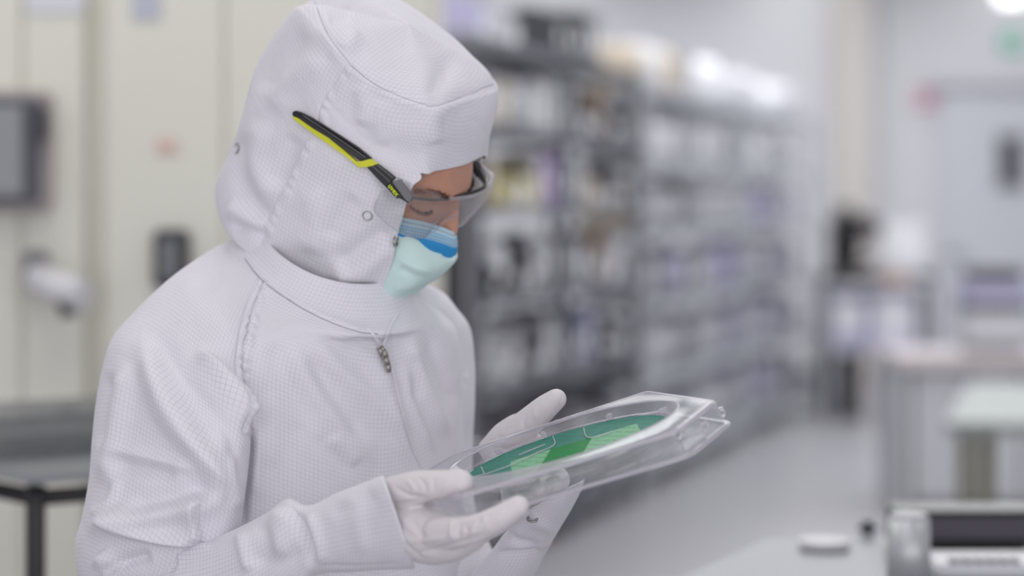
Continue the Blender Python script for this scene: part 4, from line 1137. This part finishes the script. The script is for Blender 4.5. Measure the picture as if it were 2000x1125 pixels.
seams_c = [seam('placket_piping', [(764,624),(755,655),(760,695),(774,755),(790,825),(806,875),(822,912)], cov_bvh, .0013, M_PIPE, .0005),
           seam('collar_seam', [(478,505),(512,547),(575,593),(640,627),(700,648),(738,652)], cov_bvh, .00045, M_THREAD_SHADE)]
for o_ in seams_h: world_child(o_, hood)
for o_ in seams_c: world_child(o_, coverall)
for o in [body, hood, coverall, mask, veil, glove_n, glove_f] + boots: world_child(o, person)
glove_n['label'] = 'white glove with thumb on top of the tray corner'; glove_f['label'] = 'white glove with thumb raised behind the tray'
mask['label'] = 'blue pleated mask with pale dashed strip'; veil['label'] = 'pale mint cloth veil over nose and chin'
for o in EYE: world_child(o, body)
for o in snaps_h:
    if o: world_child(o, hood)
for o in snaps_c + zips:
    if o: world_child(o, coverall)

# ================================================================== SAFETY GLASSES
glasses = empty('safety_glasses', tuple(PH(880, 388, 0)), 'clear wrap-around safety glasses with black and lime temples, worn over the hood', 'glasses')
def cx_of(x): return float(np.interp(x, [570, 640, 690, 740, 770, 795, 806], [111.5, 109, 106.5, 101, 97, 92, 89]))
def plate(name, outline, t, material, off=0.0, mirror=False, bev=.0004):
    bm = bmesh.new(); top = []; bot = []
    for (x, y) in outline:
        P = PH(x, y, cx_of(x) + off)
        if mirror:
            l = loc_of(P); P = LH(l[0], l[1], -l[2] + 12)
        s = -1 if mirror else 1
        top.append(bm.verts.new(tuple(P + HR * s * t / 2))); bot.append(bm.verts.new(tuple(P - HR * s * t / 2)))
    bm.faces.new(top); bm.faces.new(bot[::-1])
    for i in range(len(top)):
        j = (i + 1) % len(top); bm.faces.new((top[i], bot[i], bot[j], top[j]))
    bmesh.ops.recalc_face_normals(bm, faces=bm.faces)
    o = obj(name, bm, material)
    if bev:
        m = o.modifiers.new('b', 'BEVEL'); m.width = bev; m.segments = 2; m.limit_method = 'ANGLE'
    return o
def temple(mirror):
    t = plate('temple', [(572,222),(573,218),(578,216),(588,219),(610,230),(631,243),(667,266),(702,289),(724,307),(726,312),(706,315),(690,304),(667,287),(645,272),(613,252),(583,231),(574,227)], .0034, M_BLACK, 0, mirror)
    if not mirror: t['label'] = 'black temple nearest the viewer'
    f = plate('temple_front', [(717,325),(738,320),(756,333),(773,347),(764,355),(755,365),(735,345)], .0036, M_BLACK, 0, mirror)
    y = plate('temple_stripe', [(572,226),(583,230),(613,251),(643,269),(670,291),(697,315),(710,314),(724,310),(738,320),(728,324),(718,326),(703,327),(688,314),(670,300),(631,273),(596,248),(578,235)], .0042, M_YEL, .2, mirror)
    y['label'] = 'lime yellow lower stripe of the temple'
    h = plate('hinge', [(766,354),(755,365),(777,388),(781,386),(797,396),(803,389),(790,381),(769,355)], .004, M_BLACK, .2, mirror)
    g = plate('hinge_cover', [(768,355),(782,350),(787,357),(807,383),(802,394),(796,392),(788,382)], .0046, M_GREYP, .1, mirror)
    out = [t, f, y, h, g]
    if not mirror:
        for ln in ([(592,226),(660,270),(714,307)], [(727,324),(748,342),(762,356)], [(736,322),(755,337),(768,348)]):
            bm = bmesh.new()
            for a, b in zip(ln, ln[1:]):
                cyl_bm(bm, Vector(PH(*a, cx_of(a[0]) + 1.9)), Vector(PH(*b, cx_of(b[0]) + 1.9)), .00045, None, 6)
            r = obj('temple_rib', bm, M_GREYP); out.append((r, t))  # raised ribs, their lighter grey paints in the edge highlight
    return out
tn = temple(False); tf = temple(True)
for q in tn + tf:
    if isinstance(q, tuple): world_child(q[0], q[1])
for q in tn + tf:
    if not isinstance(q, tuple): world_child(q, glasses)
# maker's lettering on the hinge block
cu_ = bpy.data.curves.new('lettering', 'FONT'); cu_.body = 'uvex'; cu_.size = .0072; cu_.extrude = .0002; cu_.offset = .00018; cu_.space_character = 1.02
to = bpy.data.objects.new('lettering', cu_); COL.objects.link(to)
dg = bpy.context.evaluated_depsgraph_get(); dg.update()
tme = bpy.data.meshes.new_from_object(to.evaluated_get(dg)); bpy.data.objects.remove(to)
A_ = Vector(PH(757.3, 364.0, cx_of(760) + 2.6)); B_ = Vector(PH(774.5, 384.5, cx_of(772) + 2.9))
xs = [v.co.x for v in tme.vertices]; wid = max(xs) - min(xs); x0 = min(xs)
ex = (B_ - A_); sc_ = ex.length / wid; ex.normalize(); nz = Vector(HR); ey = nz.cross(ex).normalized()
for v in tme.vertices:
    c = v.co.copy(); v.co = A_ + ex * (c.x - x0) * sc_ + ey * c.y * sc_ * 1.05 + nz * c.z
let = link('lettering', tme, None, mat('lime_ink', (0.62, 0.75, 0.02), rough=.5)); let['label'] = 'small lime brand lettering on the hinge'
for q in tn:
    if not isinstance(q, tuple) and q.name.startswith('hinge') and 'cover' not in q.name: world_child(let, q)
# lens
def rod(name, pts, rad, material, flat=None):
    v, f = chain_piece(pts, rad, flat, 14)
    me = bpy.data.meshes.new(name); me.from_pydata([tuple(x) for x in v], [], f); smooth(me)
    return link(name, me, None, material)
M_RIM_ = clear_mat('lens_edge_plastic', tint=(.85, .85, .87), haze=.55, edge=.9, hazecol=(.8, .8, .83))
lt = [(735,392,97), (748,372,98), (768,370,97), (790,380,93), (801,386,88), (812,389,78), (830,391,62), (852,392,42), (877,391,21), (901,388,0), (923,383,-22), (942,375,-44), (956,363,-60), (961,348,-74)]
lb = [(731,411,97), (742,424,97), (757,438,95), (771,448,92), (783,455,87), (794,460,79), (810,464,63), (832,462,46), (856,432,22), (884,415,4), (893,442,-16), (912,431,-38), (934,404,-56), (955,376,-72)]
top = [PH(*q) for q in lt]; bot = [PH(*q) for q in lb]
mids = [(a + b) / 2 + HF * .0035 * min(1, max(0, (i - 3) / 3)) for i, (a, b) in enumerate(zip(top, bot))]
LG = upsample([top, mids, bot], 26, 130, False)
lens = link('lens', mesh_from('lens', [grid_mesh(LG, False)]), None, M_CLEAR); solidify(lens, .0019, 0)
world_child(lens, glasses)
world_child(rod('lens_edge', [PH(*q) for q in [(735,392,97.5)] + lb], [.0005] * (len(lb) + 1), M_RIM_), glasses)
# brow shield above the bar
bt = [(783,350,92), (796,356,86), (812,363,77), (838,374,60), (858,378,42), (876,382,22)]
bb_ = [(803,385,88), (810,388,80), (822,390,70), (840,391,56), (858,392,40), (877,391,21)]
BG = upsample([[PH(*q) - HF * .004 for q in bt], [PH(*q) - HF * .0005 for q in bb_]], 8, 50, False)
brow = link('brow_shield', mesh_from('brow_shield', [grid_mesh(BG, False)]), None, M_CLEAR); solidify(brow, .0015, 0); world_child(brow, glasses)
M_BAR = clear_mat('smoky_bar', tint=(.55, .55, .56), haze=.35, edge=.75, hazecol=(.45, .45, .46))
M_RIM = clear_mat('frosted_rim', tint=(.9, .9, .92), haze=.35, edge=.85, hazecol=(.85, .84, .88), rough=.1)
world_child(rod('frame_bar', [PH(x, y - 2, c) for x, y, c in lt[4:9]], [.0018, .0017, .0016, .0015, .0013], M_BAR), glasses)
rim = rod('frame_rim', [PH(x, y - 2, c) for x, y, c in lt[8:]] + [PH(957, 340, -84), PH(940, 326, -92)], [.0013, .0022, .0024, .0026, .0030, .0032, .0030, .0020], M_RIM); world_child(rim, glasses)
world_child(rod('brow_pad', [PH(876,384,18), PH(900,381,0), PH(925,375,-22), PH(944,367,-42), PH(948,360,-56), PH(943,345,-66), (PH(936,331,-72))], [.0010, .0017, .0018, .0018, .0020, .0022, .0016], M_BLACK), glasses)
M_PAD = clear_mat('soft_clear_pad', haze=.12, edge=.7, rough=.12)
np1 = rod('nose_pad', [PH(838,461,36), PH(852,447,30), PH(868,433,22), PH(884,424,12), PH(892,420,4)], [.0009, .0016, .0024, .0030, .0016], M_PAD, (tuple(HF), .5)); world_child(np1, glasses)
np2 = rod('nose_pad', [PH(842,452,33), PH(854,433,25), PH(868,420,16), PH(882,414,8)], [.0007, .0010, .0010, .0008], M_PAD); world_child(np2, glasses)

# ================================================================== WAFER TRAY
TO = np.array([0.0526, 2.3221, 1.1859]); Tm = np.array([0.9582, 0.0071, 0.286]); Tq = np.array([-0.0244, 0.9981, 0.057]); Tn = np.array([-0.285, -0.0616, 0.9565])
Tm /= np.linalg.norm(Tm); Tn = Tn - Tm * (Tn @ Tm); Tn /= np.linalg.norm(Tn); Tq = np.cross(Tn, Tm)
def TP(m, q, h): return TO + (Tm * m + Tq * q + Tn * h) * .001
tray = empty('wafer_tray', tuple(TO), 'clear plastic wafer shipping tray held tilted in both gloved hands', 'tray')
poly = [(95,133), (147,-45), (100,-143), (-104,-143), (-148,-62), (-146,38), (-112,100)]
def rounded(poly, r, seg=6, grow=0.0):
    out = []; n = len(poly)
    for i in range(n):
        p0, p1, p2 = [np.array(poly[(i + k - 1) % n], float) for k in range(3)]
        a = (p0 - p1) / np.linalg.norm(p0 - p1); b = (p2 - p1) / np.linalg.norm(p2 - p1)
        for k in range(seg + 1):
            t = k / seg; s = p1 + a * r * (1 - t) ** 2 + b * r * t ** 2
            out.append(s)
    out = np.array(out)
    if grow:
        d = np.roll(out, -1, 0) - np.roll(out, 1, 0); nn = np.stack([-d[:, 1], d[:, 0]], 1); nn /= np.maximum(np.linalg.norm(nn, axis=1, keepdims=True), 1e-9)
        out = out + nn * grow
    return out
NT = 240
def resample(P, n):
    """n points by direction from the centre so that rings line up"""
    Q = np.concatenate([P, P[:1]], 0); out = []
    for k in range(n):
        a = 2 * math.pi * k / n; d = np.array([math.cos(a), math.sin(a)]); best = 0
        for p, q in zip(Q, Q[1:]):
            e = q - p; den = d[0] * e[1] - d[1] * e[0]
            if abs(den) < 1e-9: continue
            t = (p[0] * e[1] - p[1] * e[0]) / den; s = (p[0] * d[1] - p[1] * d[0]) / den
            if t > 0 and -1e-6 <= s <= 1 + 1e-6: best = max(best, t)
        out.append(d * best)
    return np.array(out)
def ring_mesh(name, rings, material, thick=0, parent=None, cap=False):
    """rings of (NT,2) outlines with heights"""
    vs = []; fs = []
    for (o2, h) in rings: vs += [tuple(TP(p[0], p[1], h)) for p in o2]
    for i in range(len(rings) - 1):
        for k in range(NT):
            k2 = (k + 1) % NT; fs.append((i * NT + k, i * NT + k2, (i + 1) * NT + k2, (i + 1) * NT + k))
    if cap: fs.append(tuple(range((len(rings) - 1) * NT, len(rings) * NT)))
    me = bpy.data.meshes.new(name); me.from_pydata(vs, [], fs); me.update()
    o = link(name, me, None, material)
    if thick: solidify(o, thick * .001, 0)
    smooth(me)
    try: me.set_sharp_from_angle(angle=math.radians(18))
    except Exception: pass
    if parent: world_child(o, parent)
    return o
def circ(r): return np.array([(r * math.cos(2 * math.pi * k / NT), r * math.sin(2 * math.pi * k / NT)) for k in range(NT)])
base_out = rounded(poly, 7)
def off(g):
    c = resample(base_out, NT); nrm = np.roll(c, -1, 0) - np.roll(c, 1, 0); nn = np.stack([nrm[:, 1], -nrm[:, 0]], 1); nn /= np.linalg.norm(nn, axis=1, keepdims=True)
    return c + nn * g
HT = 10.4
M_TRAYEDGE = clear_mat('tray_bead_plastic', tint=(.93, .92, .95), haze=.5, edge=.9, rough=.08, hazecol=(.86, .83, .88))
lid = ring_mesh('lid', [(off(3.6), -11), (off(2.8), -5), (off(1.2), 7), (off(0), 9.6), (off(-2), HT + .3), (circ(116.5), HT), (circ(114), HT - .2), (circ(112.2), HT - 1.6), (circ(108.5), 3.5), (circ(107), 1.2), (circ(103), .9)], M_TRAY, .9, tray)
lid['label'] = 'clear lid with a round well over the wafer'
ring_mesh('rim_bead', [(off(.9), 7.6), (off(1.0), 9.4), (off(-.6), HT + .9), (off(-2.4), HT + .7), (off(-1.4), 8.6), (off(.9), 7.6)], M_TRAYEDGE, 0, tray)
ring_mesh('well_rim_bead', [(circ(115.5), HT + .2), (circ(114.5), HT + 1.0), (circ(113), HT + .4), (circ(113.2), HT - .8), (circ(115.5), HT + .2)], M_TRAYEDGE, 0, tray)
ring_mesh('base', [(off(8), -14.5), (off(8.4), -13), (off(7), -12), (off(3.2), -12), (off(1), -14.5), (off(-6), -16.5), (circ(112), -17), (circ(109), -15), (circ(105), -4), (circ(101), -2.2), (circ(97), -2.4), (circ(95), -6), (circ(90), -12)], M_TRAY, .8, tray)
ring_mesh('base_flange', [(off(8.6), -14.8), (off(9.2), -13.2), (off(8), -11.8), (off(5.5), -12.4), (off(6), -14.4), (off(8.6), -14.8)], M_TRAYEDGE, 0, tray)
def loc_box(bm, m, q, h, s, ang):
    ax = Tm * math.cos(ang) + Tq * math.sin(ang); ay = -Tm * math.sin(ang) + Tq * math.cos(ang)
    R3 = Matrix((ax, ay, Tn)).transposed(); box_bm(bm, Vector(TP(m, q, h)), tuple(x * .001 for x in s), R3, .0006)
for a in (18, 62, 100, 128, 196, 250, 310):
    r_ = math.radians(a); bm = bmesh.new(); loc_box(bm, 106 * math.cos(r_), 106 * math.sin(r_), 3.0, (9, 4, 5.5), r_); loc_box(bm, 101 * math.cos(r_), 101 * math.sin(r_), 1.1, (7, 3, 1.0), r_)
    world_child(obj('retaining_tab', bm, M_TRAYEDGE), tray)
def plane_pt(px, py, h):
    r_ = np.array([(px - 1000) / F, 1, -(py - HY) / F]); C = np.array([0, 0, CZ]); t = (Tn @ (TO + Tn * h * .001 - C)) / (Tn @ r_); return C + t * r_
for ln in ([(912,934),(960,922),(1010,903),(1045,886),(1082,869),(1080,852)], [(940,912),(946,926)], [(1140,836),(1146,853),(1168,852),(1196,842)], [(1015,888),(1064,868)]):
    world_child(rod('wafer_clip_and_highlight', [plane_pt(x_, y_, 1.3) for x_, y_ in ln], [.0006] * len(ln), M_TRAYEDGE), tray)  # bright rods: clip arms together with the white highlights along them
# raised mould marks on the flat rim: unreadable little bumps
bm = bmesh.new(); rnd = random.Random(3)
for k in range(60):
    t = k / 59
    for (p, q) in (((-60, 117.5), (78, 124)),):
        m_ = p[0] + (q[0] - p[0]) * t; q_ = p[1] + (q[1] - p[1]) * t + rnd.uniform(-1.6, 1.6)
        if rnd.random() < .75: loc_box(bm, m_, q_, HT + .9, (rnd.uniform(.5, 1.6), rnd.uniform(.5, 2.2), .6), rnd.uniform(0, 1.5))
for k in range(46):
    t = k / 45
    if rnd.random() < .7: loc_box(bm, -95 + 70 * t, -128 + rnd.uniform(-3, 3), HT + .9, (rnd.uniform(.5, 1.5), rnd.uniform(.6, 2.2), .6), rnd.uniform(0, 1.5))
world_child(obj('moulded_mark', bm, M_TRAYEDGE), tray)
# finger slot embossed in the side wall, latch notches at the right tip
sl_ = link('side_slot', torus_mesh('side_slot', .0062, .0011), None, M_TRAYEDGE)
ax = np.array([100 - 147, -143 + 45, 0.0]); ax = (Tm * ax[0] + Tq * ax[1]); ax /= np.linalg.norm(ax); nn_ = np.cross(ax, Tn)
sl_.matrix_world = Matrix.Translation(Vector(TP(127.5, -98.5, -2))) @ Matrix((ax, Tn, nn_)).transposed().to_4x4() @ Matrix.Diagonal((1.6, .8, 1, 1))
world_child(sl_, tray)
bm = bmesh.new()
for (m_, q_, h_, s_) in ((150, -36, -3, (5, 9, 9)), (152, -22, -6, (4, 7, 5)), (146, -14, 2, (4, 6, 6))): loc_box(bm, m_, q_, h_, s_, -.28)
world_child(obj('latch', bm, M_TRAY), tray)

def wafer_material():
    m = bpy.data.materials.new('wafer_coating_refl'); m.use_nodes = True
    nt = m.node_tree; N = nt.nodes; L = nt.links; b = N['Principled BSDF']
    tc = N.new('ShaderNodeTexCoord'); sp = N.new('ShaderNodeSeparateXYZ'); L.new(tc.outputs['Object'], sp.inputs[0])
    def M(op, a, bb=None, c=None):
        n = N.new('ShaderNodeMath'); n.operation = op
        for i, v in enumerate((a, bb, c)):
            if v is None: continue
            if isinstance(v, (int, float)): n.inputs[i].default_value = v
            else: L.new(v, n.inputs[i])
        return n.outputs[0]
    # die grid turned about 12 degrees on the disc
    ca, sa = math.cos(math.radians(28)), math.sin(math.radians(28))
    U = M('ADD', M('MULTIPLY', sp.outputs[0], ca), M('MULTIPLY', sp.outputs[1], sa)); V = M('SUBTRACT', M('MULTIPLY', sp.outputs[1], ca), M('MULTIPLY', sp.outputs[0], sa))
    wv = N.new('ShaderNodeTexNoise'); wv.inputs['Scale'].default_value = 90; L.new(tc.outputs['Object'], wv.inputs['Vector'])
    du = M('FRACT', M('DIVIDE', M('ADD', U, M('MULTIPLY', wv.outputs['Fac'], .004)), .0125)); dv = M('FRACT', M('DIVIDE', V, .0165))
    lu = M('LESS_THAN', du, .13); lv = M('LESS_THAN', dv, .05); line = M('MAXIMUM', M('MULTIPLY', lu, M('GREATER_THAN', wv.outputs['Fac'], .46)), M('MULTIPLY', lv, .35))
    def box(u0, u1, v0, v1):
        return M('MULTIPLY', M('MULTIPLY', M('GREATER_THAN', sp.outputs[0], u0), M('LESS_THAN', sp.outputs[0], u1)), M('MULTIPLY', M('GREATER_THAN', sp.outputs[1], v0), M('LESS_THAN', sp.outputs[1], v1)))
    def mix(f, a, bc):
        n = N.new('ShaderNodeMix'); n.data_type = 'RGBA'; L.new(f, n.inputs[0]) if not isinstance(f, float) else None
        if isinstance(a, tuple): n.inputs[6].default_value = (*a, 1)
        else: L.new(a, n.inputs[6])
        n.inputs[7].default_value = (*bc, 1); return n.outputs[2]
    teal = (.055, .28, .20); light = (.21, .50, .29); strong_refl = (.0, .24, .05)  # teal is the coating; the other two are reflections painted into the colour
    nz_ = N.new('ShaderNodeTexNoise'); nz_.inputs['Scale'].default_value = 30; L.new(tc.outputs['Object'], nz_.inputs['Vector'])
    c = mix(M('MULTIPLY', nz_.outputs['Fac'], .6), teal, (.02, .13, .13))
    Lrefl = M('LESS_THAN', M('ABSOLUTE', M('SUBTRACT', sp.outputs[1], -.030)), .052)  # band of reflected light, painted as lighter green
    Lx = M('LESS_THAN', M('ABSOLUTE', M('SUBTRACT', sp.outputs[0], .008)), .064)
    c = mix(M('MULTIPLY', Lrefl, Lx), c, light)
    c = mix(M('MULTIPLY', M('LESS_THAN', M('ABSOLUTE', M('SUBTRACT', M('ADD', sp.outputs[0], M('MULTIPLY', sp.outputs[1], -.18)), .002)), .021), Lrefl), c, strong_refl)  # saturated reflection patch painted across the band
    c = mix(M('MULTIPLY', line, .7), c, (.09, .12, .08))
    L.new(c, b.inputs['Base Color']); b.inputs['Metallic'].default_value = 0.0; b.inputs['Roughness'].default_value = .38
    b.inputs['IOR'].default_value = 1.06; b.inputs['Coat Weight'].default_value = 0; b.inputs['Coat Roughness'].default_value = .12; b.inputs['Coat Tint'].default_value = (.6, 1, .8, 1)
    return m
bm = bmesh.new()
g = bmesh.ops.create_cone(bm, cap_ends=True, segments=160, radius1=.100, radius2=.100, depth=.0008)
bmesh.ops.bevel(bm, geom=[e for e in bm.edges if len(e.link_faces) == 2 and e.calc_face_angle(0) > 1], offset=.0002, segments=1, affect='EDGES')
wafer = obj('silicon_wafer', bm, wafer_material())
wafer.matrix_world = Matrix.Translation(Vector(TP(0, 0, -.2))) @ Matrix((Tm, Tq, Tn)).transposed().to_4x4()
tag(wafer, 'round green patterned silicon wafer lying inside the clear tray', 'wafer')
